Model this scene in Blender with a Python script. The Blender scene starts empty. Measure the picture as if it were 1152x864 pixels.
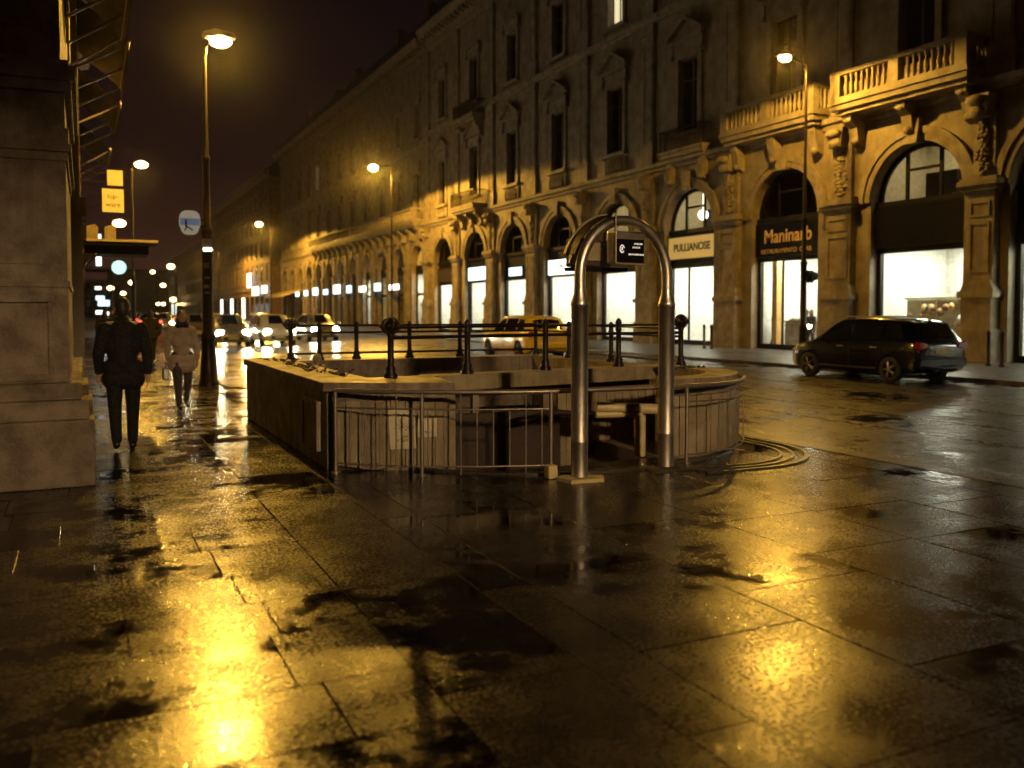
import bpy, bmesh, math, random
from mathutils import Vector, Matrix, Euler
random.seed(7)
PI = math.pi
sc = bpy.context.scene
col = sc.collection

# ------------------------------------------------------------------ helpers
def wloc(o):
    v = Vector((0, 0, 0))
    while o is not None:
        v += o.location; o = o.parent
    return v

class MB:
    """collects shapes in world (or thing-local) coordinates and links them as one mesh"""
    def __init__(s): s.v = []; s.f = []; s.sm = []; s.mi = []; s.m = 0
    def add(s, vs, fs, smooth=False):
        b = len(s.v); s.v += [tuple(v) for v in vs]
        for f in fs: s.f.append([b + i for i in f]); s.sm.append(smooth); s.mi.append(s.m)
        return s
    def box(s, x0, x1, y0, y1, z0, z1):
        if x0 > x1: x0, x1 = x1, x0
        if y0 > y1: y0, y1 = y1, y0
        if z0 > z1: z0, z1 = z1, z0
        vs = [(x, y, z) for z in (z0, z1) for y in (y0, y1) for x in (x0, x1)]
        return s.add(vs, [(0, 2, 3, 1), (4, 5, 7, 6), (0, 1, 5, 4), (2, 6, 7, 3), (0, 4, 6, 2), (1, 3, 7, 5)])
    def quad(s, a, b, c, d): return s.add([a, b, c, d], [(0, 1, 2, 3)])
    def cyl(s, p0, p1, r0, r1=None, n=14, caps=True, smooth=True):
        r1 = r0 if r1 is None else r1
        p0 = Vector(p0); p1 = Vector(p1); d = (p1 - p0)
        if d.length < 1e-6: return s
        q = d.normalized().to_track_quat('Z', 'Y')
        vs = []
        for p, r in ((p0, r0), (p1, r1)):
            for i in range(n):
                a = 2 * PI * i / n
                vs.append(p + q @ Vector((math.cos(a) * r, math.sin(a) * r, 0)))
        s.add(vs, [(i, (i + 1) % n, n + (i + 1) % n, n + i) for i in range(n)], smooth)
        if caps: s.add(vs, [tuple(range(n - 1, -1, -1)), tuple(range(n, 2 * n))])
        return s
    def tube(s, pts, r, n=10, closed=False):
        pts = [Vector(p) for p in pts]; m = len(pts); rs = r if isinstance(r, (list, tuple)) else [r] * m
        vs = []; up = None
        for i, p in enumerate(pts):
            if closed: t = pts[(i + 1) % m] - pts[i - 1]
            else: t = pts[min(i + 1, m - 1)] - pts[max(i - 1, 0)]
            t.normalize()
            if up is None: up = t.orthogonal().normalized()
            up = (up - t * up.dot(t)).normalized(); w = t.cross(up)
            for k in range(n):
                a = 2 * PI * k / n
                vs.append(p + (up * math.cos(a) + w * math.sin(a)) * rs[i])
        fs = []
        for i in range(m if closed else m - 1):
            j = (i + 1) % m
            for k in range(n): fs.append((i * n + k, i * n + (k + 1) % n, j * n + (k + 1) % n, j * n + k))
        s.add(vs, fs, True)
        if not closed: s.add(vs, [tuple(range(n - 1, -1, -1)), tuple(range((m - 1) * n, m * n))])
        return s
    def lathe(s, c, prof, n=16, smooth=True, axis='z'):
        vs = []
        for r, z in prof:
            for i in range(n):
                a = 2 * PI * i / n
                if axis == 'z': vs.append((c[0] + r * math.cos(a), c[1] + r * math.sin(a), c[2] + z))
                else: vs.append((c[0] + z, c[1] + r * math.cos(a), c[2] + r * math.sin(a)))
        fs = []
        for j in range(len(prof) - 1):
            for i in range(n): fs.append((j * n + i, j * n + (i + 1) % n, (j + 1) * n + (i + 1) % n, (j + 1) * n + i))
        s.add(vs, fs, smooth)
        m = len(prof)
        return s.add(vs, [tuple(range(n - 1, -1, -1)), tuple(range((m - 1) * n, m * n))])
    def prism(s, poly, z0, z1):
        n = len(poly)
        vs = [(x, y, z0) for x, y in poly] + [(x, y, z1) for x, y in poly]
        return s.add(vs, [tuple(range(n - 1, -1, -1)), tuple(range(n, 2 * n))] + [(i, (i + 1) % n, n + (i + 1) % n, n + i) for i in range(n)])
    def prism_x(s, poly, x0, x1):          # polygon in (y, z), extruded in x
        n = len(poly)
        vs = [(x0, y, z) for y, z in poly] + [(x1, y, z) for y, z in poly]
        return s.add(vs, [tuple(range(n)), tuple(range(2 * n - 1, n - 1, -1))] + [(i, n + i, n + (i + 1) % n, (i + 1) % n) for i in range(n)])
    def prism_y(s, poly, y0, y1):          # polygon in (x, z), extruded in y
        n = len(poly)
        vs = [(x, y0, z) for x, z in poly] + [(x, y1, z) for x, z in poly]
        return s.add(vs, [tuple(range(n)), tuple(range(2 * n - 1, n - 1, -1))] + [(i, n + i, n + (i + 1) % n, (i + 1) % n) for i in range(n)])
    def ball(s, c, r, n=10, m=7):
        rx, ry, rz = r if isinstance(r, (list, tuple)) else (r, r, r)
        vs = [(c[0], c[1], c[2] - rz)]
        for j in range(1, m):
            t = -PI / 2 + PI * j / m
            for i in range(n):
                a = 2 * PI * i / n
                vs.append((c[0] + rx * math.cos(t) * math.cos(a), c[1] + ry * math.cos(t) * math.sin(a), c[2] + rz * math.sin(t)))
        vs.append((c[0], c[1], c[2] + rz)); L = len(vs) - 1
        fs = [(0, 1 + (i + 1) % n, 1 + i) for i in range(n)]
        for j in range(m - 2):
            for i in range(n): fs.append((1 + j * n + i, 1 + j * n + (i + 1) % n, 1 + (j + 1) * n + (i + 1) % n, 1 + (j + 1) * n + i))
        b = 1 + (m - 2) * n
        fs += [(b + i, b + (i + 1) % n, L) for i in range(n)]
        return s.add(vs, fs, True)
    def build(s, name, mats, parent=None, fix=True):
        me = bpy.data.meshes.new(name)
        off = wloc(parent) if parent is not None else Vector((0, 0, 0))
        me.from_pydata([Vector(v) - off for v in s.v], [], s.f)
        me.polygons.foreach_set('use_smooth', s.sm)
        if not isinstance(mats, (list, tuple)): mats = [mats]
        for m in mats: me.materials.append(m)
        me.polygons.foreach_set('material_index', s.mi)
        if fix:
            bm = bmesh.new(); bm.from_mesh(me); bmesh.ops.recalc_face_normals(bm, faces=bm.faces); bm.to_mesh(me); bm.free()
        me.update()
        o = bpy.data.objects.new(name, me); col.objects.link(o)
        if parent is not None: o.parent = parent
        return o

def tag(o, label=None, cat=None, group=None, kind=None):
    if label: o['label'] = label
    if cat: o['category'] = cat
    if group: o['group'] = group
    if kind: o['kind'] = kind
    return o
def thing(name, label, cat, loc=(0, 0, 0), group=None, rz=0):
    o = bpy.data.objects.new(name, None); col.objects.link(o)
    o.empty_display_size = .2; o.location = loc; o.rotation_euler.z = rz
    return tag(o, label, cat, group)
def struct(name, mb, m): return tag(mb.build(name, m), kind='structure')
def kids(o): return [c for c in bpy.data.objects if c.parent is o]
def copy_tree(o, parent=None):
    c = o.copy(); col.objects.link(c); c.parent = parent
    for ch in kids(o): copy_tree(ch, c)
    return c
def bake(o):
    """evaluates an object's modifiers and replaces its mesh"""
    dg = bpy.context.evaluated_depsgraph_get(); dg.update()
    me = bpy.data.meshes.new_from_object(o.evaluated_get(dg))
    o.modifiers.clear(); o.data = me
    return o
def bevel(o, w=.01, seg=2):
    md = o.modifiers.new('bevel', 'BEVEL'); md.width = w; md.segments = seg; md.limit_method = 'ANGLE'
    return o
def text(name, body, size, m, parent, loc, rot, ext=.012, bold=0.0, sx=1.0):
    cu = bpy.data.curves.new(name, 'FONT'); cu.body = body; cu.size = size; cu.extrude = ext; cu.offset = bold
    cu.align_x = 'CENTER'; cu.align_y = 'CENTER'
    t = bpy.data.objects.new(name, cu); col.objects.link(t)
    dg = bpy.context.evaluated_depsgraph_get(); dg.update()
    me = bpy.data.meshes.new_from_object(t.evaluated_get(dg))
    bpy.data.objects.remove(t); me.materials.clear(); me.materials.append(m)
    M = Matrix.Translation(Vector(loc) - wloc(parent)) @ Euler(rot).to_matrix().to_4x4() @ Matrix.Diagonal((sx, 1, 1, 1))
    me.transform(M)
    o = bpy.data.objects.new(name, me); col.objects.link(o); o.parent = parent
    return o

# ------------------------------------------------------------------ materials
def new_mat(name):
    m = bpy.data.materials.new(name); m.use_nodes = True
    nt = m.node_tree; b = nt.nodes['Principled BSDF']
    return m, nt, b
def N(nt, t, **k):
    n = nt.nodes.new(t)
    for a, v in k.items():
        if a in n.inputs: n.inputs[a].default_value = v
        else: setattr(n, a, v)
    return n
def ramp(nt, src, p0, c0, p1, c1):
    r = nt.nodes.new('ShaderNodeValToRGB'); nt.links.new(src, r.inputs[0])
    e = r.color_ramp.elements; e[0].position = p0; e[1].position = p1
    c0 = (c0,) * 3 if isinstance(c0, (int, float)) else c0; c1 = (c1,) * 3 if isinstance(c1, (int, float)) else c1
    e[0].color = (*c0, 1); e[1].color = (*c1, 1)
    return r.outputs[0]
def mixc(nt, f, a, b):
    x = nt.nodes.new('ShaderNodeMix'); x.data_type = 'RGBA'
    for s, v in ((x.inputs[0], f), (x.inputs[6], a), (x.inputs[7], b)):
        if isinstance(v, (int, float)): s.default_value = v
        elif isinstance(v, tuple): s.default_value = (*v, 1)
        else: nt.links.new(v, s)
    return x.outputs[2]
def mth(nt, op, a, b=0.0):
    x = nt.nodes.new('ShaderNodeMath'); x.operation = op
    for s, v in ((x.inputs[0], a), (x.inputs[1], b)):
        if isinstance(v, (int, float)): s.default_value = v
        else: nt.links.new(v, s)
    return x.outputs[0]
def noise(nt, scale, detail=4, rough=.55, vec=None):
    n = N(nt, 'ShaderNodeTexNoise', Scale=scale, Detail=detail, Roughness=rough)
    if vec is None: vec = N(nt, 'ShaderNodeTexCoord').outputs['Object']
    nt.links.new(vec, n.inputs['Vector'])
    return n.outputs[0]
def stretched(nt, sx, sy, sz):
    tc = N(nt, 'ShaderNodeTexCoord'); mp = N(nt, 'ShaderNodeMapping'); mp.inputs['Scale'].default_value = (sx, sy, sz)
    nt.links.new(tc.outputs['Object'], mp.inputs[0]); return mp.outputs[0]

def stone(name, c, dirt=(.5, .42, .33), scale=1.0, rough=.75, bumps=.35, streak=.5):
    m, nt, b = new_mat(name)
    n1 = noise(nt, 1.3 * scale, 4, .6); n2 = noise(nt, 14 * scale, 3, .65)
    n3 = noise(nt, 1.0, 3, .6, stretched(nt, 2.2 * scale, 2.2 * scale, .22 * scale))
    d = tuple(c[i] * dirt[i] for i in range(3))
    a = mixc(nt, ramp(nt, n1, .35, 0, .65, 1), c, d)
    a = mixc(nt, mth(nt, 'MULTIPLY', ramp(nt, n3, .5, 0, .66, 1), streak), a, tuple(x * .8 for x in d))
    a = mixc(nt, mth(nt, 'MULTIPLY', n2, .4), a, tuple(min(1, x * 1.25) for x in c))
    nt.links.new(a, b.inputs['Base Color'])
    nt.links.new(ramp(nt, n1, .3, rough - .15, .7, rough + .1), b.inputs['Roughness'])
    bp = N(nt, 'ShaderNodeBump', Strength=bumps, Distance=.02)
    nt.links.new(n2, bp.inputs['Height'])
    nt.links.new(bp.outputs[0], b.inputs['Normal'])
    return m
def plain(name, c, rough=.5, metal=0, var=.3, scale=6, bumps=.05, coat=0):
    m, nt, b = new_mat(name)
    n1 = noise(nt, scale, 5)
    nt.links.new(mixc(nt, ramp(nt, n1, .3, 0, .7, 1), c, tuple(x * (1 - var) for x in c)), b.inputs['Base Color'])
    nt.links.new(ramp(nt, n1, .3, max(.02, rough * .8), .7, min(1, rough * 1.25)), b.inputs['Roughness'])
    b.inputs['Metallic'].default_value = metal
    if coat: b.inputs['Coat Weight'].default_value = coat; b.inputs['Coat Roughness'].default_value = .04
    if bumps:
        bp = N(nt, 'ShaderNodeBump', Strength=bumps, Distance=.01)
        nt.links.new(noise(nt, scale * 8, 4), bp.inputs['Height']); nt.links.new(bp.outputs[0], b.inputs['Normal'])
    return m
def emit(name, c, s):
    m, nt, b = new_mat(name)
    b.inputs['Base Color'].default_value = (*c, 1); b.inputs['Emission Color'].default_value = (*c, 1)
    b.inputs['Emission Strength'].default_value = s
    return m
def glass(name, tint=(.9, .93, .9), rough=.02, refl=.0):
    m, nt, b = new_mat(name); nt.nodes.remove(b)
    out = nt.nodes['Material Output']
    t = N(nt, 'ShaderNodeBsdfTransparent'); t.inputs[0].default_value = (*tint, 1)
    g = N(nt, 'ShaderNodeBsdfGlossy', Roughness=rough)
    fr = N(nt, 'ShaderNodeLayerWeight', Blend=.5)
    mx = N(nt, 'ShaderNodeMixShader')
    nt.links.new(mth(nt, 'ADD', mth(nt, 'MULTIPLY', mth(nt, 'POWER', fr.outputs['Facing'], 5.0), .85), .04), mx.inputs[0])
    nt.links.new(t.outputs[0], mx.inputs[1]); nt.links.new(g.outputs[0], mx.inputs[2]); nt.links.new(mx.outputs[0], out.inputs[0])
    return m

def wet_paving(name, base, red, pud=.56, rough=.34, bump=.5, slab=True):
    m, nt, b = new_mat(name)
    tc = N(nt, 'ShaderNodeTexCoord').outputs['Object']
    big = noise(nt, .50, 3, .6, tc); mid = noise(nt, 2.6, 5, .72, tc); fine = noise(nt, 58, 2, .6, tc)
    w = mth(nt, 'ADD', mth(nt, 'MULTIPLY', big, .55), mth(nt, 'MULTIPLY', mid, .45))
    if slab:
        at = N(nt, 'ShaderNodeAttribute'); at.attribute_name = 'slab'
        w = mth(nt, 'ADD', w, mth(nt, 'MULTIPLY', mth(nt, 'SUBTRACT', at.outputs['Fac'], .5), .17))
    pm = ramp(nt, w, pud - .035, 0, pud + .03, 1)
    c = mixc(nt, ramp(nt, mid, .3, 0, .7, 1), base, red)
    if slab:
        c = mixc(nt, mth(nt, 'MULTIPLY', at.outputs['Fac'], .5), c, tuple(x * .4 for x in base))
    c = mixc(nt, mth(nt, 'MULTIPLY', ramp(nt, fine, .45, 0, .7, 1), .5), c, tuple(x * 2.2 for x in base))
    c = mixc(nt, pm, c, tuple(x * .35 for x in base))
    nt.links.new(c, b.inputs['Base Color'])
    r = ramp(nt, mth(nt, 'ADD', mth(nt, 'MULTIPLY', big, .35), mth(nt, 'MULTIPLY', mid, .65)), .40, rough + .15, .56, rough - .02)
    gr = ramp(nt, noise(nt, 45, 3, .75, tc), .42, 0, .60, 1)          # wet grit: open pores hold water and shine, dry tips do not
    r = mixc(nt, mth(nt, 'MULTIPLY', gr, .6), r, (.45, .45, .45))
    r = mixc(nt, pm, r, (.06, .06, .06))
    nt.links.new(r, b.inputs['Roughness'])
    b.inputs['IOR'].default_value = 1.5
    pt = ramp(nt, noise(nt, 1.1, 2, .6, tc), .42, .25, .60, 1.0)
    h = mth(nt, 'MULTIPLY', mth(nt, 'MULTIPLY', fine, pt), mth(nt, 'SUBTRACT', 1.0, mth(nt, 'MULTIPLY', pm, .98)))
    bp = N(nt, 'ShaderNodeBump', Strength=bump, Distance=.011)
    nt.links.new(h, bp.inputs['Height']); nt.links.new(bp.outputs[0], b.inputs['Normal'])
    return m

YEL = (1.0, .52, .06)
M = {}
M['paving'] = wet_paving('wet_paving', (.0105, .0070, .0052), (.009, .0052, .0040), rough=.09, pud=.575, bump=.26)
M['strip'] = wet_paving('wet_red_strip', (.028, .014, .011), (.022, .013, .010), pud=.64, rough=.22)
M['bed'] = plain('joint_grit', (.03, .025, .02), .2)
M['asphalt'] = wet_paving('wet_asphalt', (.012, .0095, .008), (.010, .0075, .0065), pud=.59, rough=.20, bump=.5, slab=False)
M['kerb'] = wet_paving('wet_kerb', (.045, .04, .033), (.03, .024, .02), pud=.66, rough=.25, bump=.3, slab=False)
M['rail_steel'] = plain('rail_steel', (.35, .33, .3), .25, 1)
M['facade'] = stone('facade_stone', (.27, .23, .165))
M['trim'] = stone('trim_stone', (.29, .25, .185), scale=1.6, bumps=.5)
M['brick'] = stone('facade_brick', (.26, .17, .11), scale=1.3)
M['pier'] = stone('pier_stone', (.22, .175, .13), dirt=(.34, .29, .25), scale=2.8, bumps=.9, streak=.4)
M['concrete'] = stone('stained_concrete', (.27, .215, .165), dirt=(.36, .31, .27), scale=3.2, rough=.5, bumps=.8, streak=.9)
M['cladding'] = stone('pale_cladding', (.31, .26, .17), dirt=(.5, .42, .32), scale=3.5, rough=.5, bumps=.35, streak=.85)
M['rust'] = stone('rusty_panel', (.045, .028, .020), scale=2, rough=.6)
M['iron'] = plain('dark_iron', (.028, .018, .015), .38, .6)
M['pipe'] = plain('railing_steel', (.36, .31, .26), .45, .8)
M['steel'] = plain('brushed_steel', (.74, .68, .60), .38, 1, var=.25, scale=9, bumps=.04)
M['cream'] = plain('cream_paint', (.62, .50, .24), .4)
M['black'] = plain('black_panel', (.003, .0025, .0025), .55); M['black'].node_tree.nodes['Principled BSDF'].inputs['Specular IOR Level'].default_value = .15
M['darkframe'] = plain('dark_frame', (.007, .005, .004), .5); M['darkframe'].node_tree.nodes['Principled BSDF'].inputs['Specular IOR Level'].default_value = .2
M['darkwood'] = plain('shutter', (.035, .025, .02), .6)
M['roof'] = plain('roof_tiles', (.05, .035, .03), .7, scale=3)
M['glass'] = glass('shop_glass')
M['winglass'] = plain('dark_window', (.012, .012, .014), .08, bumps=0)
M['carglass'] = plain('car_glass', (.01, .010, .011), .03, bumps=0)
M['white'] = plain('white_paint', (.8, .78, .72), .6, bumps=0)
M['cream_wall'] = plain('cream_wall', (.72, .66, .5), .6, bumps=0)
M['orange_wall'] = plain('ochre_wall', (.6, .36, .12), .6, bumps=0)
M['paper'] = plain('wet_paper', (.62, .56, .38), .55, var=.2, scale=12)
M['ink'] = plain('ink', (.05, .04, .035), .6); M['faded_ink'] = plain('faded_ink', (.22, .18, .12), .6)
M['gold'] = plain('gold_letters', (.75, .52, .20), .4, var=.1)
M['sodium'] = emit('sodium_lens', (1, .66, .22), 40)
M['sodium_far'] = emit('sodium_lens_far', (1, .62, .22), 20)
M['panel'] = emit('ceiling_panel', (1, .95, .78), 48)
M['panel_mid'] = emit('ceiling_panel_mid', (1, .95, .78), 60)
M['panel_warm'] = emit('ceiling_panel_warm', (1, .80, .45), 5)
M['signlit'] = emit('lit_sign', (.92, 1, .88), 2.4)
M['signblue'] = emit('lit_blue_sign', (.55, .85, 1), 2.2)
M['signcream'] = emit('lit_cream_sign', (.62, .40, .10), .55)
M['globe'] = emit('lit_globe', (1, .93, .72), 9)
M['round'] = emit('lit_round_sign', (.55, .95, .85), 1.3)
M['yellowsign'] = emit('lit_yellow_sign', (.68, .42, .05), .75)
M['head'] = emit('headlamp', (1, .84, .54), 280)
M['tail'] = emit('tail_lamp', (1, .06, .03), 7)
M['redoff'] = plain('red_lens', (.30, .012, .010), .12, coat=1, bumps=0)
M['clearlens'] = plain('clear_lens', (.55, .53, .5), .08, coat=1, bumps=0)
M['litwin'] = emit('lit_window', (1, .85, .5), .9)
for k_ in ('sodium_far', 'signlit', 'signblue', 'signcream', 'round', 'yellowsign', 'litwin', 'globe'): M[k_].cycles.emission_sampling = 'NONE'
M['cloth_black'] = plain('black_cloth', (.0025, .0025, .003), .9, scale=30, bumps=.3)
M['cloth_dark'] = plain('dark_cloth', (.02, .017, .02), .9, scale=30, bumps=.3)
M['cloth_tan'] = plain('tan_cloth', (.46, .37, .29), .9, scale=30, bumps=.3)
M['cloth_grey'] = plain('grey_cloth', (.07, .05, .05), .9, scale=30, bumps=.3)
M['skin'] = plain('skin', (.42, .24, .16), .5, bumps=0)
M['hair'] = plain('hair', (.015, .01, .008), .6)
M['leather'] = plain('black_leather', (.01, .009, .009), .3)
M['tyre'] = plain('tyre', (.012, .012, .012), .7)
M['rim'] = plain('alloy', (.35, .33, .30), .35, 1)
M['paint_dark'] = plain('car_paint_dark', (.004, .005, .014), .2, .3, var=.1, scale=3, bumps=0, coat=1)
M['paint_silver'] = plain('car_paint_silver', (.42, .40, .36), .3, .7, var=.05, bumps=0, coat=1)
M['paint_white'] = plain('car_paint_white', (.7, .68, .62), .3, 0, var=.05, bumps=0, coat=1)
M['paint_yellow'] = plain('car_paint_yellow', (.80, .58, .03), .3, 0, var=.1, bumps=0, coat=1)
M['plastic'] = plain('black_plastic', (.015, .015, .015), .5)
M['plate'] = plain('number_plate', (.65, .58, .38), .4, bumps=0)
M['twig'] = plain('dry_twig', (.10, .07, .04), .8)
M['green'] = plain('pot_plant', (.04, .10, .03), .6)
M['brass'] = plain('lit_trim', (.5, .42, .25), .4, .3)

# ------------------------------------------------------------------ camera
cd = bpy.data.cameras.new('camera'); cam = bpy.data.objects.new('camera', cd); col.objects.link(cam)
cd.sensor_width = 36; cd.lens = 36 * 1000 / 1152
cam.location = (0, 0, 1.62)
cam.rotation_euler = (math.radians(90 - 2.35), 0, -math.atan(481 / 1000))
cd.shift_y = -41 / 1152
cd.clip_start = .05; cd.clip_end = 3000
cd.dof.use_dof = True; cd.dof.focus_distance = 9.3; cd.dof.aperture_fstop = 1.2
sc.camera = cam

# ------------------------------------------------------------------ ground
HX0, HX1, HY0, HY1 = 3.35, 6.95, 8.12, 14.1        # opening of the metro stairs
def inside_hole(x0, x1, y0, y1): return x1 > HX0 and x0 < HX1 and y1 > HY0 and y0 < HY1
# road sheet (the plaza stands on its own bed, the stairs need a hole through both)
rd = MB()
for a in ((-400, 700, -150, -20), (8, 700, -20, 19.4), (-400, -40, -20, 1200), (3.0, 700, 19.4, 1200), (-40, 3.0, 260, 1200)):
    z = -.10
    rd.quad((a[0], a[2], z), (a[1], a[2], z), (a[1], a[3], z), (a[0], a[3], z))
struct('road', rd, M['asphalt'])
bed = MB(); z = -.012
def flat(mb, x0, x1, y0, y1, z): mb.quad((x0, y0, z), (x1, y0, z), (x1, y1, z), (x0, y1, z))
for a in ((-40, HX0, -20, 19.4), (HX1, 8, -20, 19.4), (HX0, HX1, -20, HY0), (HX0, HX1, HY1, 19.4), (-40, 3.0, 19.4, 260)):
    flat(bed, *a, z)
struct('pavement_bed', bed, M['bed'])

class Slabs:
    def __init__(s): s.mb = MB(); s.val = []
    def slab(s, x0, x1, y0, y1, gap=.0022, lip=.004):
        if x1 - x0 < .04 or y1 - y0 < .04: return
        g = gap; r = lip
        x0 += g; x1 -= g; y0 += g; y1 -= g
        h = [random.uniform(-.0016, .0016) for _ in range(4)]
        v = [(x0, y0, -.011), (x1, y0, -.011), (x1, y1, -.011), (x0, y1, -.011)]
        v += [(x0, y0, h[0] - r), (x1, y0, h[1] - r), (x1, y1, h[2] - r), (x0, y1, h[3] - r)]
        v += [(x0 + r, y0 + r, h[0]), (x1 - r, y0 + r, h[1]), (x1 - r, y1 - r, h[2]), (x0 + r, y1 - r, h[3])]
        s.mb.add(v, [(0, 1, 5, 4), (1, 2, 6, 5), (2, 3, 7, 6), (3, 0, 4, 7), (4, 5, 9, 8), (5, 6, 10, 9), (6, 7, 11, 10), (7, 4, 8, 11), (8, 9, 10, 11)])
        s.val += [random.random()] * 9
    def cut(s, x0, x1, y0, y1):            # a slab, cut where the stair opening lies
        if not inside_hole(x0, x1, y0, y1): return s.slab(x0, x1, y0, y1)
        if x0 < HX0: s.slab(x0, HX0, y0, y1)
        if x1 > HX1: s.slab(HX1, x1, y0, y1)
        a, b = max(x0, HX0), min(x1, HX1)
        if y0 < HY0: s.slab(a, b, y0, HY0)
        if y1 > HY1: s.slab(a, b, HY1, y1)
    def done(s, name, m):
        me_o = s.mb.build(name, m, fix=False)
        at = me_o.data.attributes.new('slab', 'FLOAT', 'FACE'); at.data.foreach_set('value', s.val)
        return tag(me_o, kind='structure')
pv = Slabs(); y = -3.0; k = 0
while y < 60:
    d = random.choice((.56, .62, .66, .6)); x = -4.2 - random.uniform(0, .9); X1 = 1.32 if y < 20 else 2.72
    while x < X1:
        w = random.choice((.82, 1.0, 1.1, 1.25, .7)); x2 = min(x + w, X1)
        if X1 - x2 < .3: x2 = X1
        pv.cut(x, x2, y, min(y + d, 60)); x = x2
    y += d; k += 1
for (a, b, lo, hi) in ((1.32, 2.04, 1.0, 1.7), (2.36, 3.36, 1.1, 1.8), (3.36, 4.36, 1.0, 1.7), (4.36, 5.3, .9, 1.6), (5.3, 6.3, .9, 1.5), (6.3, 7.25, .9, 1.6), (7.25, 7.7, .8, 1.4)):
    y = -3 + random.uniform(-.6, 0)
    while y < 19.1:
        d = random.uniform(lo, hi); pv.cut(a, b, y, min(y + d, 19.1)); y += d
pv.done('pavement', M['paving'])
st = Slabs(); y = -3.3
while y < 19.1: d = random.uniform(1.6, 2.4); st.cut(2.04, 2.36, y, min(y + d, 19.1)); y += d
st.done('pavement_strip', M['paving'])
# kerbs
kb = Slabs()
def kerb_line(mb, pts, w=.28, h=.006, z0=-.12):
    for i in range(len(pts) - 1):
        p, q = Vector(pts[i] + (0,)), Vector(pts[i + 1] + (0,)); d = (q - p).normalized(); n = Vector((d.y, -d.x, 0)) * w
        g = d * .004
        a = [p + g, q - g, q - g - n, p + g - n]
        mb.prism([(v.x, v.y) for v in a], z0, h)
km = MB()
ys = [-20 + 1.2 * i for i in range(0, 33)]
kerb_line(km, [(8.0, yy) for yy in ys if yy < 18.4] + [(7.96, 18.6), (7.75, 19.05), (7.4, 19.35), (7.0, 19.4)] + [(7.0 - 1.0 * i, 19.4) for i in range(1, 4)] + [(3.3, 19.45), (3.06, 19.65), (3.0, 20.0)] + [(3.0, 20.0 + 1.5 * i) for i in range(1, 60)])
struct('kerb', km, M['kerb'])
# raised rounded ring kerbs round the nose of the stair island
rg = MB()
def ring_pts(c, R, a0, a1, n=30):
    return [(c[0] + R * math.cos(a0 + (a1 - a0) * i / n), c[1] + R * math.sin(a0 + (a1 - a0) * i / n)) for i in range(n + 1)]
def ring(P_, Q_, h):
    for i in range(len(P_) - 1): rg.prism([P_[i], Q_[i], Q_[i + 1], P_[i + 1]], -.01, h)
ring(ring_pts((5.05, 10.2), 2.57, -2.45, .1), ring_pts((5.05, 10.2), 2.67, -2.45, .1), .022)
def nose(R): return [(5.55, 8.35 - R + .02)] + ring_pts((6.3, 8.35), R, -PI / 2, 0, 22) + [(6.3 + R, 9.5), (6.3 + R, 11.5), (6.3 + R, 14.5)]
for R, w, h in ((1.00, .035, .014), (1.13, .035, .016), (1.27, .05, .020)): ring(nose(R), nose(R + w), h)
struct('island_kerb', rg, M['kerb'])
# far sidewalk and its kerb
fs = MB(); flat(fs, 19.55, 26.4, -150, 1200, .0)
struct('far_sidewalk', fs, M['kerb'])
km2 = MB(); kerb_line(km2, [(19.58, -30 + 1.5 * i) for i in range(120)], w=.28, h=.004)
struct('far_kerb', km2, M['kerb'])
lw = MB(); flat(lw, -40, 2.72, 60, 260, .0)
struct('far_pavement', lw, M['kerb'])
# tram tracks let into the road
tr = MB()
for x in (10.6, 12.05, 13.85, 15.3):
    for s_ in (-.045, .03): tr.box(x + s_, x + s_ + .03, -30, 300, -.11, -.094)
struct('tram_track', tr, M['rail_steel'])
mk = MB()
for i in range(9): mk.box(9.25, 9.37, 24 + i * 7, 27 + i * 7, -.1, -.0965)
struct('road_marking', mk, M['white'])
# ------------------------------------------------------------------ facade builder (street side right: normal is -x)
def wall_bay(mb, X, s0, s1, c, gw, zs, ztop0, wins, ztop, depth=.45):
    """one bay of wall: pier, arched opening centred at c with half width gw springing at zs, then rectangular windows [(z0,z1,hw)]"""
    n = 14
    arc = [(c + gw * math.cos(PI - PI * i / n), zs + gw * math.sin(PI * i / n)) for i in range(n + 1)]
    Q = lambda y, z: (X, y, z)
    mb.quad(Q(s0, 0), Q(c - gw, 0), Q(c - gw, zs), Q(s0, zs)); mb.quad(Q(c + gw, 0), Q(s1, 0), Q(s1, zs), Q(c + gw, zs))
    mb.quad(Q(s0, zs), Q(c - gw, zs), Q(c - gw, ztop0), Q(s0, ztop0)); mb.quad(Q(c + gw, zs), Q(s1, zs), Q(s1, ztop0), Q(c + gw, ztop0))
    for i in range(n):
        a, b = arc[i], arc[i + 1]
        mb.quad(Q(*a), Q(*b), Q(b[0], ztop0), Q(a[0], ztop0))
        mb.quad(Q(*a), Q(*b), (X + depth, b[0], b[1]), (X + depth, a[0], a[1]))
    for y in (c - gw, c + gw): mb.quad((X, y, 0), (X + depth, y, 0), (X + depth, y, zs), (X, y, zs))
    z = ztop0
    for z0, z1, hw in wins:
        mb.quad(Q(s0, z), Q(s1, z), Q(s1, z0), Q(s0, z0))
        mb.quad(Q(s0, z0), Q(c - hw, z0), Q(c - hw, z1), Q(s0, z1)); mb.quad(Q(c + hw, z0), Q(s1, z0), Q(s1, z1), Q(c + hw, z1))
        for y in (c - hw, c + hw): mb.quad((X, y, z0), (X + .35, y, z0), (X + .35, y, z1), (X, y, z1))
        for zz in (z0, z1): mb.quad((X, c - hw, zz), (X, c + hw, zz), (X + .35, c + hw, zz), (X + .35, c - hw, zz))
        z = z1
    mb.quad(Q(s0, z), Q(s1, z), Q(s1, ztop), Q(s0, ztop))

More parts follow.
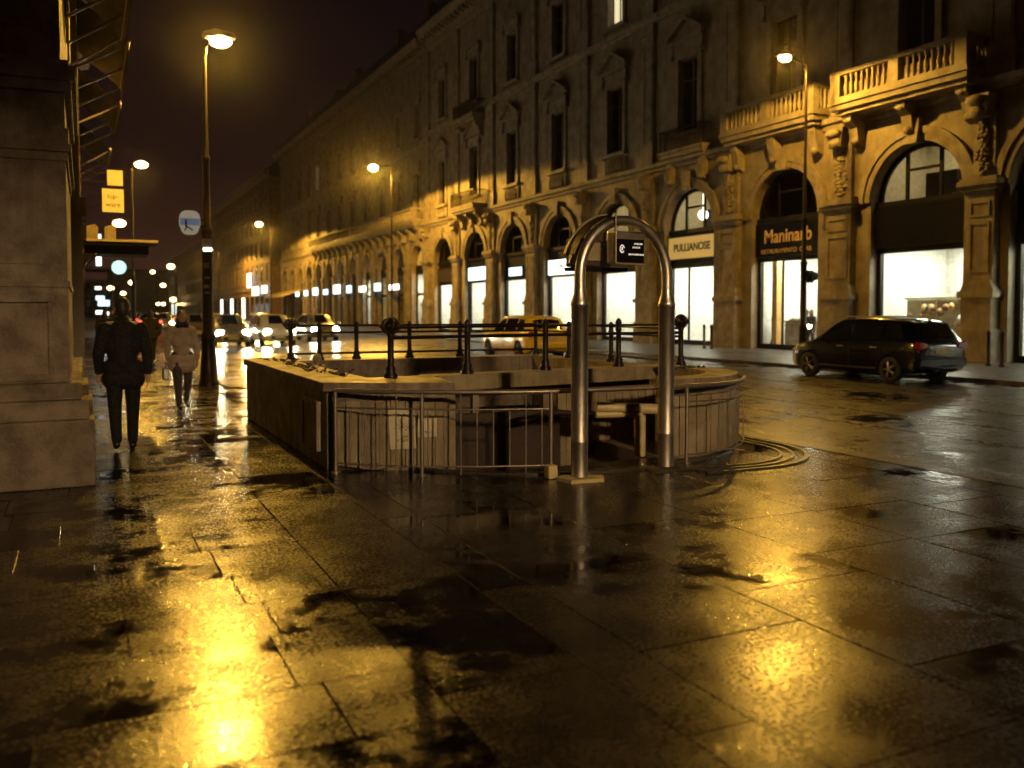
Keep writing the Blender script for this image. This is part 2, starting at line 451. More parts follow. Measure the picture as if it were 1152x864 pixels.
def archivolt(mb, X, c, r0, r1, zs, proud, n=20):
    for i in range(n):
        a0 = PI * i / n; a1 = PI * (i + 1) / n
        P = lambda r, a, x: (x, c + r * math.cos(a), zs + r * math.sin(a))
        for (ra, rb, pr) in ((r0, (r0 + r1) / 2, proud * .6), ((r0 + r1) / 2 + .002, r1, proud)):
            mb.quad(P(ra, a0, X - pr), P(ra, a1, X - pr), P(rb, a1, X - pr), P(rb, a0, X - pr))
            mb.quad(P(rb, a0, X - pr), P(rb, a1, X - pr), P(rb, a1, X + .05), P(rb, a0, X + .05))
            mb.quad(P(ra, a0, X - pr), P(ra, a1, X - pr), P(ra, a1, X + .05), P(ra, a0, X + .05))
    mb.prism_x([(c - .22, zs + r0 - .1), (c + .22, zs + r0 - .1), (c + .3, zs + r1 + .25), (c - .3, zs + r1 + .25)], X - proud - .12, X + .02)

def relief(mb, X, y, z0, z1, w, rnd):
    n = int((z1 - z0) / .13)
    for i in range(n):
        t = i / max(1, n - 1); z = z0 + (z1 - z0) * t; ww = w * (.55 + .45 * math.sin(PI * (t * .8 + .15)))
        for s_ in (-1, 1):
            mb.ball((X - .03, y + s_ * ww * rnd.uniform(.25, .9), z + rnd.uniform(-.05, .05)), (rnd.uniform(.05, .12), rnd.uniform(.07, .13), rnd.uniform(.06, .11)), 7, 5)
        mb.ball((X - .05, y + rnd.uniform(-.05, .05), z), (.12, .10, .10), 7, 5)

def rect_window(parent, X, c, z0, z1, hw, style, lit=False):
    """surround (the part), with frame and pane as sub-parts"""
    t = MB()
    t.box(X - .12, X + .02, c - hw - .3, c - hw - .02, z0 - .1, z1 + .25); t.box(X - .12, X + .02, c + hw + .02, c + hw + .3, z0 - .1, z1 + .25)
    t.box(X - .14, X + .02, c - hw - .018, c + hw + .018, z1 + .02, z1 + .25)
    t.box(X - .28, X + .02, c - hw - .45, c + hw + .45, z0 - .30, z0 - .105)
    t.box(X - .30, X + .02, c - hw - .5, c + hw + .5, z1 + .75, z1 + .92)
    t.box(X - .16, X + .02, c - hw - .35, c + hw + .35, z1 + .255, z1 + .745)
    for s_ in (-1, 1):
        y = c + s_ * (hw + .42); t.prism_x([(y - .1, z1 + .1), (y + .1, z1 + .1), (y + .1, z1 + .75), (y - .1, z1 + .75)], X - .24, X + .01)
        t.ball((X - .2, y, z1 + .2), (.12, .09, .16), 7, 5)
    if style == 'tri':
        w = hw + .55
        t.prism_x([(c - w, z1 + .922), (c + w, z1 + .922), (c + w, z1 + 1.0), (c, z1 + 1.75), (c - w, z1 + 1.0)], X - .14, X + .02)
        t.prism_x([(c - w - .1, z1 + .98), (c, z1 + 1.72), (c, z1 + 1.92), (c - w - .1, z1 + 1.14)], X - .42, X - .01)
        t.prism_x([(c + w + .1, z1 + .98), (c + w + .1, z1 + 1.14), (c + .001, z1 + 1.92), (c + .001, z1 + 1.72)], X - .42, X - .01)
    o = t.build('window', M['trim'], parent)
    f = MB(); d = X + .22
    for y in (c - hw, c + hw - .07): f.box(d, d + .06, y, y + .07, z0, z1)
    f.box(d, d + .06, c - .05, c + .05, z0, z1); f.box(d, d + .055, c - hw, c + hw, z1 - .09, z1); f.box(d, d + .055, c - hw, c + hw, z0, z0 + .09)
    f.box(d + .004, d + .05, c - hw, c + hw, z0 + (z1 - z0) * .7, z0 + (z1 - z0) * .7 + .06)
    f.build('frame', M['darkwood'], o)
    g = MB(); g.box(d + .03, d + .045, c - hw, c + hw, z0, z1); g.build('pane', M['litwin'] if lit else M['winglass'], o)
    return o

def pilaster(parent, X, y, rnd, w=.62, orn=True):
    t = MB()
    t.box(X - .48, X + .02, y - w - .12, y + w + .12, 0, 1.05)
    t.box(X - .42, X + .02, y - w - .05, y + w + .05, 1.052, 2.05)
    t.box(X - .50, X + .02, y - w - .16, y + w + .16, 2.052, 2.26)
    t.prism_x([(y - w - .1, 2.262), (y + w + .1, 2.262), (y + w - .02, 2.6), (y - w + .02, 2.6)], X - .4, X + .02)
    t.box(X - .30, X + .02, y - w, y + w, 2.602, 5.35)
    for a, b in ((2.85, 4.45), (4.62, 5.12)):         # raised panel borders
        for yy in (y - w + .12, y + w - .2): t.box(X - .345, X - .29, yy, yy + .08, a, b)
        for zz in (a, b - .08): t.box(X - .342, X - .292, y - w + .202, y + w - .202, zz, zz + .08)
    for i, (zz, e) in enumerate(((5.352, .06), (5.45, .14), (5.6, .22), (5.78, .16))): t.box(X - .30 - e, X + .02, y - w - e, y + w + e, zz, zz + (.096, .146, .176, .07)[i])
    t.box(X - .16, X + .02, y - w * .8, y + w * .8, 5.852, 8.1)
    o = t.build('pilaster', M['trim'], parent)
    if orn:
        r = MB(); relief(r, X - .16, y, 6.0, 7.6, w * .5, rnd)
        r.prism_x([(y - .3, 7.75), (y + .3, 7.75), (y + .42, 8.45), (y - .42, 8.45)], X - .55, X - .1)
        r.ball((X - .5, y, 7.9), (.18, .3, .22), 9, 6); r.ball((X - .6, y, 8.25), (.2, .36, .18), 9, 6)
        r.build('ornament', M['trim'], o)
    return o
def upper_pilaster(mb, X, y, z0, z1, w=.42):
    mb.box(X - .22, X + .01, y - w - .1, y + w + .1, z0, z0 + .9)
    mb.box(X - .16, X + .01, y - w, y + w, z0 + .902, z1 - .7)
    mb.box(X - .20, X + .01, y - w - .05, y + w + .05, z1 - .698, z1 - .5); mb.box(X - .28, X + .01, y - w - .12, y + w + .12, z1 - .498, z1)
    for yy in (y - w + .08, y + w - .14): mb.box(X - .19, X - .15, yy, yy + .06, z0 + 1.1, z1 - .9)

def balcony(parent, X, y0, y1, z, proj=1.15, iron=False):
    t = MB()
    t.box(X - proj, X + .02, y0, y1, z, z + .2); t.box(X - proj - .08, X + .02, y0 - .08, y1 + .08, z + .202, z + .34)
    t.box(X - proj + .15, X + .02, y0 + .1, y1 - .1, z - .16, z - .002)
    n = max(2, int((y1 - y0) / 2.2) + 1)
    for i in range(n):
        y = y0 + .45 + (y1 - y0 - .9) * i / (n - 1)
        t.prism_y([(X + .02, z - .17), (X - proj + .3, z - .17), (X - proj + .32, z - .38), (X - .42, z - .62), (X - .3, z - 1.15), (X + .02, z - 1.3)], y - .2, y + .2)
        t.ball((X - proj + .42, y, z - .33), (.14, .21, .14), 8, 6); t.ball((X - .3, y, z - 1.1), (.13, .19, .15), 8, 6)
    o = t.build('balcony', M['trim'], parent)
    b = MB(); zt = z + .342
    if iron:
        m = M['iron']
        k = int((y1 - y0) / .13)
        for i in range(k + 1):
            y = y0 + .02 + (y1 - y0 - .04) * i / k; b.box(X - proj + .04, X - proj + .065, y - .012, y + .012, zt, zt + .95)
        for xx in range(8):
            for y in (y0 + .02, y1 - .02): b.box(X - proj + .1 + xx * .13, X - proj + .125 + xx * .13, y - .012, y + .012, zt, zt + .95)
        b.box(X - proj + .02, X - proj + .09, y0, y1, zt + .952, zt + 1.01)
        for y in (y0, y1 - .05): b.box(X - proj + .092, X, y, y + .05, zt + .95, zt + 1.0)
        b.box(X - proj + .035, X - proj + .07, y0, y1, zt + .3, zt + .33)
        for i in range(int((y1 - y0) / .4)): b.tube([(X - proj + .03, y0 + .25 + i * .4 + .12 * math.cos(q / 8 * 2 * PI), zt + .62 + .12 * math.sin(q / 8 * 2 * PI)) for q in range(8)], .012, 5, True)
    else:
        m = M['trim']
        b.box(X - proj - .02, X - proj + .26, y0, y1, zt, zt + .12); b.box(X - proj - .05, X - proj + .29, y0 - .04, y1 + .04, zt + .88, zt + 1.04)
        posts = [y0, y1 - .42] + ([(y0 + y1) / 2 - .21] if y1 - y0 > 4.5 else [])
        for y in posts: b.box(X - proj - .03, X - proj + .27, y, y + .42, zt + .122, zt + .878)
        k = int((y1 - y0) / .24)
        for i in range(k):
            y = y0 + (i + .5) * (y1 - y0) / k
            if any(p - .06 < y < p + .48 for p in posts): continue
            b.lathe((X - proj + .12, y, zt + .12), [(.075, 0), (.05, .06), (.085, .25), (.075, .38), (.04, .5), (.05, .62), (.07, .757)], 8)
        for y in (y0, y1 - .16):
            b.box(X - proj + .292, X, y, y + .16, zt, zt + .12); b.box(X - proj + .292, X, y - .02, y + .18, zt + .88, zt + 1.02)
            for q in range(4): b.lathe((X - proj + .42 + q * .22, y + .08, zt + .12), [(.07, 0), (.05, .06), (.08, .25), (.07, .38), (.04, .5), (.05, .62), (.07, .757)], 8)
    b.build('balustrade', m, o)
    return o

def shop(parent, X, c, gw, rnd, style, mezz):
    """shop front under the arch: glazed front, sign band left to the sign boards, fanlight; a real room behind"""
    d = X + .42; zs = 5.55; zt = 3.72
    fr = MB()
    for y in (c - gw, c + gw - .16): fr.box(d - .06, d + .12, y, y + .16, 0, zt)
    fr.box(d - .06, d + .12, c - gw + .162, c + gw - .162, 0, .22)
    fr.box(d - .1, d + .16, c - gw, c + gw, zt + .002, zt + .16)
    fr.box(d - .05, d + .14, c - gw, c + gw, zt + .162, 5.36)
    fr.box(d - .16, d + .16, c - gw, c + gw, 5.362, 5.56)
    if style in ('door', 'shelves'):
        y = c + gw * .22; fr.box(d - .03, d + .06, y, y + .07, .222, zt - .002)
    sf = fr.build('shop_front', M['darkframe'], parent)
    g = MB(); g.box(d + .02, d + .032, c - gw + .16, c + gw - .16, .22, zt); g.build('glass', M['glass'], sf)
    # fanlight
    fl = MB(); n = 18
    for (ra, rb) in ((gw - .16, gw - .004),):
        for i in range(n):
            a0, a1 = PI * i / n, PI * (i + 1) / n
            P = lambda r, a, x: (x, c + r * math.cos(a), 5.56 + r * math.sin(a))
            fl.quad(P(ra, a0, d - .04), P(ra, a1, d - .04), P(rb, a1, d - .04), P(rb, a0, d - .04))
            fl.quad(P(ra, a0, d - .04), P(ra, a1, d - .04), P(ra, a1, d + .08), P(ra, a0, d + .08))
    for y in (c - gw * .36, c + gw * .36): fl.box(d - .03, d + .06, y - .06, y + .06, 5.562, 5.56 + gw * .9)
    if rnd.random() < .8: fl.box(d - .025, d + .055, c - gw * .36 + .062, c + gw * .36 - .062, 6.55, 6.65)
    fo = fl.build('fanlight', M['darkframe'], parent)
    g = MB(); vs = [(d + .02, c + (gw - .05) * math.cos(PI * i / n), 5.56 + (gw - .05) * math.sin(PI * i / n)) for i in range(n + 1)]
    g.add(vs, [tuple(range(n + 1))]); g.build('glass', M['glass'], fo)
    # room
    D = 4.2; y0, y1 = c - 2.5, c + 2.5; x0 = d + .17; x1 = x0 + D
    rm = MB()
    rm.quad((x1, y0, 0.02), (x1, y1, .02), (x1, y1, 4.1), (x1, y0, 4.1))
    for y in (y0, y1): rm.quad((x0, y, .02), (x1, y, .02), (x1, y, 4.1), (x0, y, 4.1))
    rm.quad((x0, y0, 4.1), (x1, y0, 4.1), (x1, y1, 4.1), (x0, y1, 4.1)); rm.quad((x0, y0, .02), (x1, y0, .02), (x1, y1, .02), (x0, y1, .02))
    ro = rm.build('shop_room', M['white'], parent, fix=False)
    lp = MB()
    for i in range(3):
        for yy in (c - 1.3, c + .5): lp.box(x0 + .3 + i * 1.3, x0 + 1.1 + i * 1.3, yy, yy + .8, 4.04, 4.09)
    lp.build('ceiling_light', M['panel_mid'] if style in ('shelves', 'warm', 'door') else M['panel'], ro)
    if style == 'goods':           # bright display wall, framed case with coloured goods
        b = MB(); b.box(x0 + 1.2, x0 + 1.3, c - .9, c + 1.9, 2.05, 2.12); b.box(x0 + 1.2, x0 + 1.3, c - .9, c - .82, .02, 2.05); b.box(x0 + 1.2, x0 + 1.26, c + .5, c + .56, .02, 2.05)
        b.box(x0 + 1.34, x0 + 1.40, c - .8, c + 1.9, .02, 2.04)
        b.build('display_case', M['brass'], ro)
        cm = [plain('goods_' + n_, q, .5, bumps=0) for n_, q in (('blue', (.08, .12, .22)), ('pale', (.7, .7, .72)), ('brown', (.25, .12, .06)), ('ochre', (.7, .45, .15)))]
        gb = MB()
        for i in range(26):
            gb.m = rnd.randrange(4); y = c - .7 + rnd.random() * 2.3; z = .5 + rnd.random() * 1.3
            gb.ball((x0 + 1.1, y, z), (.12, rnd.uniform(.07, .2), rnd.uniform(.08, .22)), 8, 6)
        gb.build('display_goods', cm, ro)
    if style == 'door':
        b = MB(); b.box(x0 + .5, x0 + .8, c + 1.55, c + 1.85, .02, 4.09); b.build('column', M['orange_wall'], ro)
        b = MB(); b.box(x0 + 1.3, x0 + 1.9, c + .5, c + 1.9, .02, 1.15); b.box(x0 + 1.2, x0 + 2.0, c + .4, c + 2.0, 1.152, 1.2)
        for i in range(8): b.ball((x0 + 1.5, c + .5 + i * .18, 1.24), (.1, .07, rnd.uniform(.05, .1)), 7, 5)
        b.build('counter', M['pier'], ro)
        b = MB(); b.box(x0 + 3.9, x0 + 4.1, c - 1.2, c + .2, 1.0, 3.1); b.build('wall_panel', M['orange_wall'], ro)
    if style in ('shelves', 'warm'):
        b = MB()
        for i in range(6): b.box(x1 - .5, x1 - .02, c - 2.2, c + 1.1, .5 + i * .5, .54 + i * .5)
        for yy in (c - 2.2, c - .55, c + 1.1): b.box(x1 - .52, x1 - .03, yy - .03, yy + .03, .02, 3.3)
        b.build('shelf', M['brass'], ro)
        cm = [plain('stock_' + n_, q, .5, bumps=0) for n_, q in (('green', (.2, .3, .12)), ('pale', (.8, .8, .7)), ('brown', (.3, .18, .08)), ('red', (.4, .1, .06)))]
        gb = MB()
        for i in range(5):
            yy = c - 2.1
            while yy < c + 1.0:
                w = rnd.uniform(.08, .28); gb.m = rnd.randrange(4); gb.box(x1 - .45, x1 - .1, yy, yy + w, .542 + i * .5, .542 + i * .5 + rnd.uniform(.15, .38)); yy += w + rnd.uniform(.02, .12)
        gb.build('stock', cm, ro)
    if style == 'plain':
        b = MB(); b.box(x0 + 1.9, x0 + 2.2, c - 1.2, c - .5, .02, 2.2); b.box(x0 + 2.6, x0 + 2.9, c + .3, c + 1.5, .02, 1.3)
        b.build('display_stand', M['cream_wall'], ro)
    # mezzanine
    mm = MB(); z0, z1 = 5.3, 8.2; x0 = d + .18; x1 = x0 + 3
    mm.quad((x1, y0, z0), (x1, y1, z0), (x1, y1, z1), (x1, y0, z1))
    for y in (y0, y1): mm.quad((x0, y, z0), (x1, y, z0), (x1, y, z1), (x0, y, z1))
    mm.quad((x0, y0, z1), (x1, y0, z1), (x1, y1, z1), (x0, y1, z1)); mm.quad((x0, y0, z0), (x1, y0, z0), (x1, y1, z0), (x0, y1, z0))
    mo = mm.build('mezzanine', M['cream_wall'] if mezz else M['darkwood'], parent, fix=False)
    if mezz:
        lp = MB(); lp.box(x0 + .8, x0 + 2.2, c - 1.4, c + 1.4, z1 - .06, z1 - .02); lp.build('ceiling_light', M['panel_warm'], mo)
        b = MB(); b.box(x0 + 1.0, x0 + 1.5, c - .4, c + .9, z0 + .02, z0 + 1.3); b.box(x0 + 2.2, x0 + 2.6, c - 2.2, c - .9, z0 + .02, z0 + 1.7); b.build('cabinet', M['darkwood'], mo)
        if mezz == 2:
            g = MB(); g.ball((x0 + .35, c + .1, 6.25), .24, 14, 10); g.cyl((x0 + .35, c + .1, 6.45), (x0 + .35, c + .1, z1), .012, n=6); go = g.build('pendant_lamp', M['globe'], mo)

def cornice(parent, X, y0, y1, z, big=True):
    t = MB()
    prof = [(.02, 0), (-.1, 0), (-.14, .25), (-.2, .27), (-.2, .8), (-.3, .85), (-.34, 1.05), (-.85, 1.1), (-.9, 1.3), (-1.05, 1.5), (-1.08, 1.68), (.02, 1.68)] if big else [(.02, 0), (-.12, 0), (-.16, .14), (-.3, .2), (-.33, .38), (.02, .38)]
    t.prism_y([(X + a, z + b) for a, b in prof], y0, y1)
    if big:
        k = int((y1 - y0) / .8)
        for i in range(k):
            y = y0 + .4 + i * (y1 - y0) / k; t.box(X - .82, X - .2, y - .13, y + .13, z + .82, z + 1.098)
    return t.build('cornice' if big else 'string_course', M['trim'], parent)

def roof(parent, X, y0, y1, z, h=3.2, rnd=random):
    t = MB(); t.prism_y([(X - .9, z + .002), (X + 1.6, z + h), (X + 14, z + h + .4), (X + 14, z - .3), (X - .2, z - .3)], y0, y1)
    o = t.build('roof', M['roof'], parent)
    y = y0 + 4
    while y < y1 - 3:
        c = MB(); x = X + rnd.uniform(1.5, 3); c.box(x, x + .9, y, y + 1.3, z + h - .6, z + h + 1.1); c.box(x - .08, x + .98, y - .08, y + 1.38, z + h + 1.102, z + h + 1.25)
        for i in range(3): c.cyl((x + .45, y + .25 + i * .4, z + h + 1.25), (x + .45, y + .25 + i * .4, z + h + 1.6), .12, n=8)
        c.build('chimney', M['brick'], o); y += rnd.uniform(8, 16)
    return o

# ------------------------------------------------------------------ palazzo beside the far sidewalk
XF = 26.0
pal = thing('palazzo', 'long ornate stone palazzo with arched shops, balconies and pedimented windows across the street', 'building', (XF, 40, 0))
rnd = random.Random(3)
wall = MB()
cs = [21.85 + 6.42 * k for k in range(-2, 8)]; ctr = list(cs); ctr[1] = 16.42
gw = 1.92
styles = {0: 'goods', 1: 'door', 2: 'shelves', 3: 'plain', 4: 'plain', 5: 'plain', 6: 'plain', 7: 'warm', -1: 'plain', -2: 'plain'}
mz = {0: 1, 2: 2, 3: 1, -1: 1}
for i, c in enumerate(cs):
    k = i - 2; wins = [(10.2, 13.6, .72), (17.0, 20.1, .68)]
    wall_bay(wall, XF, c - 3.21, c + 3.21, ctr[i], gw, 5.55, 8.55, wins, 22.9)
wall_o = wall.build('wall', M['facade'], pal, fix=False)
for i, c in enumerate(cs):
    k = i - 2
    av = MB(); archivolt(av, XF, ctr[i], gw + .01, gw + .5, 5.56, .14); av.build('archivolt', M['trim'], pal)
    shop(pal, XF, ctr[i], gw, rnd, styles[k], mz.get(k, 0))
    c = ctr[i]
    rect_window(pal, XF, c, 10.2, 13.6, .72, 'tri'); rect_window(pal, XF, c, 17.0, 20.1, .68, 'flat', lit=(k == 3))
for i in range(len(cs) + 1):
    y = cs[0] - 3.21 + 6.42 * i
    pilaster(pal, XF, y if i != 2 else 19.14, rnd, .62 if i != 2 else .48)
for i in range(len(cs) + 1):
    y = cs[0] - 3.21 + 6.42 * i
    for za, zb in ((9.0, 15.95), (16.4, 22.88)):
        up = MB(); upper_pilaster(up, XF, y, za, zb); up.build('upper_pilaster', M['trim'], pal)
Y0, Y1 = cs[0] - 3.4, cs[-1] + 3.4
cornice(pal, XF, Y0, Y1, 8.57, False); cornice(pal, XF, Y0, Y1, 15.98, False); cornice(pal, XF, Y0, Y1, 22.9)
roof(pal, XF, Y0, Y1, 24.6, rnd=rnd)
balcony(pal, XF, 21.85 - 2.7, 21.85 + 2.9, 8.95, 1.05); balcony(pal, XF, 28.27 - 2.4, 28.27 + 3.1, 8.95, .8)
balcony(pal, XF, 34.69 - 1.7, 34.69 + 1.7, 8.95, .55, True); balcony(pal, XF, cs[8] - 2.2, cs[8] + 2.2, 8.95, 1.1, True); balcony(pal, XF, cs[8] - 1.9, cs[8] + 1.9, 15.4, 1.0, True)
# aprons below the first floor windows
for i, c in enumerate(cs):
    if i in (2, 3, 4, 8): continue
    ap = MB()
    ap.box(XF - .14, XF + .01, c - 1.1, c + 1.1, 9.1, 9.8)
    for q in range(7): ap.lathe((XF - .2, c - .75 + q * .25, 9.12), [(.06, 0), (.08, .2), (.04, .45), (.06, .64)], 7)
    ap.build('window_apron', M['trim'], pal)

# second building: arcade with continuous balcony
arc = thing('arcade_building', 'darker building with one long balcony over narrow arches and shop signs, beyond the palazzo', 'building', (XF, 100, 0))
cs2 = [Y1 + 2.6 + 5.1 * i for i in range(12)]
wall = MB()
for c in cs2: wall_bay(wall, XF, c - 2.55, c + 2.55, c, 1.55, 5.75, 8.55, [(10.2, 13.4, .6), (16.4, 19.2, .6)], 22.4)
wall.build('wall', M['facade'], arc, fix=False)
for i, c in enumerate(cs2):
    av = MB(); archivolt(av, XF, c, 1.56, 1.95, 5.76, .12, 12); av.build('archivolt', M['trim'], arc)
    fr = MB(); d = XF + .42
    fr.box(d, d + .1, c - 1.55, c - 1.4, 0, 5.3); fr.box(d, d + .1, c + 1.4, c + 1.55, 0, 5.3); fr.box(d - .05, d + .15, c - 1.55, c + 1.55, 4.9, 5.6); fr.box(d, d + .1, c - .04, c + .04, 5.61, 7.2); fr.box(d, d + .1, c - 1.4, c + 1.4, 3.0, 3.2)
    so = fr.build('shop_front', M['darkframe'], arc)
    g = MB(); g.box(d + .03, d + .045, c - 1.4, c + 1.4, .02, 3.0); g.box(d + .03, d + .045, c - 1.4, c + 1.4, 3.2, 4.9); g.build('glass', M['glass'], so)
    g = MB(); g.add([(d + .05, c + 1.5 * math.cos(PI * q / 12), 5.6 + 1.5 * math.sin(PI * q / 12)) for q in range(13)], [tuple(range(13))]); g.build('fanlight', M['cream_wall'] if i in (0, 3, 4) else M['winglass'], so)
    rm = MB(); x0, x1 = d + .16, d + 3.5
    rm.quad((x1, c - 2, .02), (x1, c + 2, .02), (x1, c + 2, 4.8), (x1, c - 2, 4.8)); rm.quad((x0, c - 2, 4.8), (x1, c - 2, 4.8), (x1, c + 2, 4.8), (x0, c + 2, 4.8))
    for y in (c - 2, c + 2): rm.quad((x0, y, .02), (x1, y, .02), (x1, y, 4.8), (x0, y, 4.8))
    ro = rm.build('shop_room', M['white'] if i in (0, 2, 3, 5) else M['pier'], arc, fix=False)
    if i in (0, 2, 3, 5, 7):
        lp = MB(); lp.box(x0 + .6, x0 + 1.8, c - 1, c + 1, 4.6, 4.66); lp.build('ceiling_light', M['panel'] if i in (0, 3) else M['panel_warm'], ro)
    rect_window(arc, XF, c, 10.2, 13.4, .6, 'flat', lit=False); rect_window(arc, XF, c, 16.4, 19.2, .6, 'flat', lit=(i == 7))
    pl = MB(); y = c - 2.55
    pl.box(XF - .28, XF + .01, y - .4, y + .4, 0, 5.2); pl.box(XF - .36, XF + .01, y - .5, y + .5, 5.202, 5.5); pl.box(XF - .2, XF + .01, y - .3, y + .3, 5.502, 7.6)
    pl.build('pilaster', M['trim'], arc)
Z0, Z1 = cs2[0] - 2.5, cs2[-1] + 2.55
balcony(arc, XF, cs2[0] - 1.6, cs2[7] + 1.5, 8.95, 1.0)
cornice(arc, XF, Z0, Z1, 15.2, False); cornice(arc, XF, Z0, Z1, 22.4); roof(arc, XF, Z0, Z1, 24.1, rnd=rnd)
cornice(arc, XF, Z0, Z1, 8.57, False)
# its end wall, facing the crossing
e = MB(); e.box(XF, XF + 14, Z1 + .01, Z1 + .4, 0, 24.2); e.build('end_wall', M['brick'], arc)

# further blocks
def block(name, label, X, y0, y1, H, side, m, litw=0.04, seed=1, step=4.2):
    """a plainer street front: side=+1 stands right of the road (faces -x), -1 left (faces +x)"""
    r = random.Random(seed); b = thing(name, label, 'building', (X, (y0 + y1) / 2, 0)); s_ = side
    w = MB(); w.box(X, X + s_ * 14, y0, y1, 0, H); w.build('wall', m, b)
    t = MB(); t.prism_y([(X + s_ * .01, H), (X - s_ * .7, H + .2), (X - s_ * .9, H + .9), (X + s_ * .01, H + .9)], y0 - .2, y1 + .2); t.build('cornice', M['trim'], b)
    t = MB(); t.box(X - s_ * .25, X, y0, y1, 5.0, 5.4); t.build('string_course', M['trim'], b)
    t = MB(); t.prism_y([(X - s_ * .6, H + .902), (X + s_ * 3, H + 3.4), (X + s_ * 14, H + 3.4), (X + s_ * 14, H + .902)], y0, y1); ro = t.build('roof', M['roof'], b)
    fl = [6.4, 10.4, 14.2, 18.0]; n = int((y1 - y0) / step)
    for i in range(n):
        c = y0 + (i + .5) * (y1 - y0) / n
        for z in fl:
            if z + 2.8 > H: continue
            f = MB(); f.box(X - s_ * .14, X, c - .85, c + .85, z - .25, z - .02); f.box(X - s_ * .22, X, c - .95, c + .95, z + 2.5, z + 2.75)
            for q in (-.82, .62): f.box(X - s_ * .1, X, c + q, c + q + .2, z - .018, z + 2.498)
            fo = f.build('window', M['trim'], b)
            g = MB(); g.box(X - s_ * .02, X + s_ * .02, c - .62, c + .62, z, z + 2.4); g.build('pane', M['litwin'] if r.random() < litw else M['winglass'], fo)
        g = MB(); g.box(X - s_ * .03, X + s_ * .02, c - 1.5, c + 1.5, .3, 4.0); g.build('shop_window', M['signlit'] if r.random() < .22 else M['winglass'], b)
    return b
block('apartment_block', 'plain dark stone block with flat window rows standing past the arcade building', 26.0, Z1 + 9, 215, 22.5, 1, M['brick'], .0, 5, 4.6)
block('apartment_block', 'hazy low block closing the right side of the street in the far distance', 26.5, 222, 330, 17.5, 1, M['facade'], .04, 6, 6)
block('apartment_block', 'dim block behind the hanging yellow signs on the near side of the street', -1.2, 62, 150, 20, -1, M['brick'], .02, 7, 6)
block('apartment_block', 'distant block on the near side behind the round lit sign', -2.5, 156, 320, 18, -1, M['facade'], .03, 8, 8)
# street end: crossing facades far away
fe = thing('distant_building', 'pale hazy building closing the far end of the street', 'building', (12, 420, 0))
w = MB(); w.box(-25, 9, 420, 432, 0, 15); w.box(9.5, 40, 425, 440, 0, 19); w.build('wall', M['facade'], fe)
for i in range(12):
    for j in range(3): w = MB(); w.box(-24 + i * 2.8, -22.8 + i * 2.8, 419.9, 420.2, 4 + j * 3.6, 6.2 + j * 3.6); w.build('window', M['winglass'], fe)
w = MB(); w.box(-26, 41, 419, 440, 19.01, 19.6); w.build('roof', M['roof'], fe)

# ------------------------------------------------------------------ near left: corner building
cb = thing('corner_building', 'dark stone corner building with a panelled pier at the left edge of the pavement', 'building', (-6, 30, 0))
pr = MB()
pr.box(-9, -.16, 9.32, 60, .9, 16)                     # the body
o = pr.build('wall', M['pier'], cb)
pl = MB()
pl.box(-9, .07, 9.05, 12.2, 0, .62)
pl.prism_x([(9.05, .622), (12.2, .622), (12.2, .80), (9.12, .80)], -9, .03)
pl.prism_x([(9.14, .802), (12.15, .802), (12.15, .95), (9.26, .95)], -9, -.03)
bevel(pl.build('plinth', M['pier'], cb), .02)
b = MB(); b.box(-9, -.08, 12.25, 60, 0, .9); b.build('plinth', M['pier'], cb)
sh = MB()
sh.box(-9, -.13, 9.24, 12.0, .952, 3.0)
for a, b in ((-9, -3.05), (-2.95, -.42)): pass
# sunk panel on the pier front: raised frame
for (a, b_) in ((-1.25, -.25), (-2.6, -1.6), (-4.0, -2.95)):
    sh.box(a, b_, 9.20, 9.26, 1.70, 1.76); sh.box(a, b_, 9.20, 9.26, .98, 1.04)
    sh.box(a, a + .05, 9.202, 9.258, 1.042, 1.698); sh.box(b_ - .05, b_, 9.202, 9.258, 1.042, 1.698)
    sh.box(a + .11, b_ - .11, 9.222, 9.25, 1.10, 1.64)
sh.box(-9, -.115, 9.226, 9.25, .96, .975); sh.box(-9, -.11, 9.222, 12.0, 1.84, 1.90)
sh.box(-9, -.30, 9.225, 9.25, 2.05, 2.06)
for i, (z0, z1, e) in enumerate(((3.0, 3.08, .02), (3.082, 3.16, .05), (3.162, 3.3, .03), (3.302, 3.62, .0), (3.622, 3.72, .06), (3.722, 3.86, .1), (3.862, 3.92, .04))): sh.box(-9, -.13 + e, 9.24 - e, 12.0, z0, z1)
sh.box(-9, -.26, 9.3, 12.0, 3.922, 15.9)
sh.box(-9, -.42, 9.24, 9.29, 4.2, 15.8); sh.box(-9, -.62, 9.19, 9.238, 4.5, 15.6)
bevel(sh.build('corner_pier', M['pier'], cb), .012)
for yy in (16, 21, 26, 31, 36, 42, 48, 54):
    p = MB(); p.box(-.17, -.0, yy - .42, yy + .42, .9, 3.1); p.box(-.17, .06, yy - .48, yy + .48, 3.102, 3.4); p.box(-.17, -.03, yy - .35, yy + .35, 3.402, 15.8)
    p.build('pilaster', M['facade'], cb)
    g = MB(); g.box(-.2, -.14, yy + .9, yy + 4.0, .9, 3.4); g.build('shop_window', M['winglass'], cb)
cn = MB(); cn.prism_y([(-.16, 16), (.5, 16.2), (.7, 16.9), (-.16, 16.9)], 9.0, 60); cn.build('cornice', M['trim'], cb)
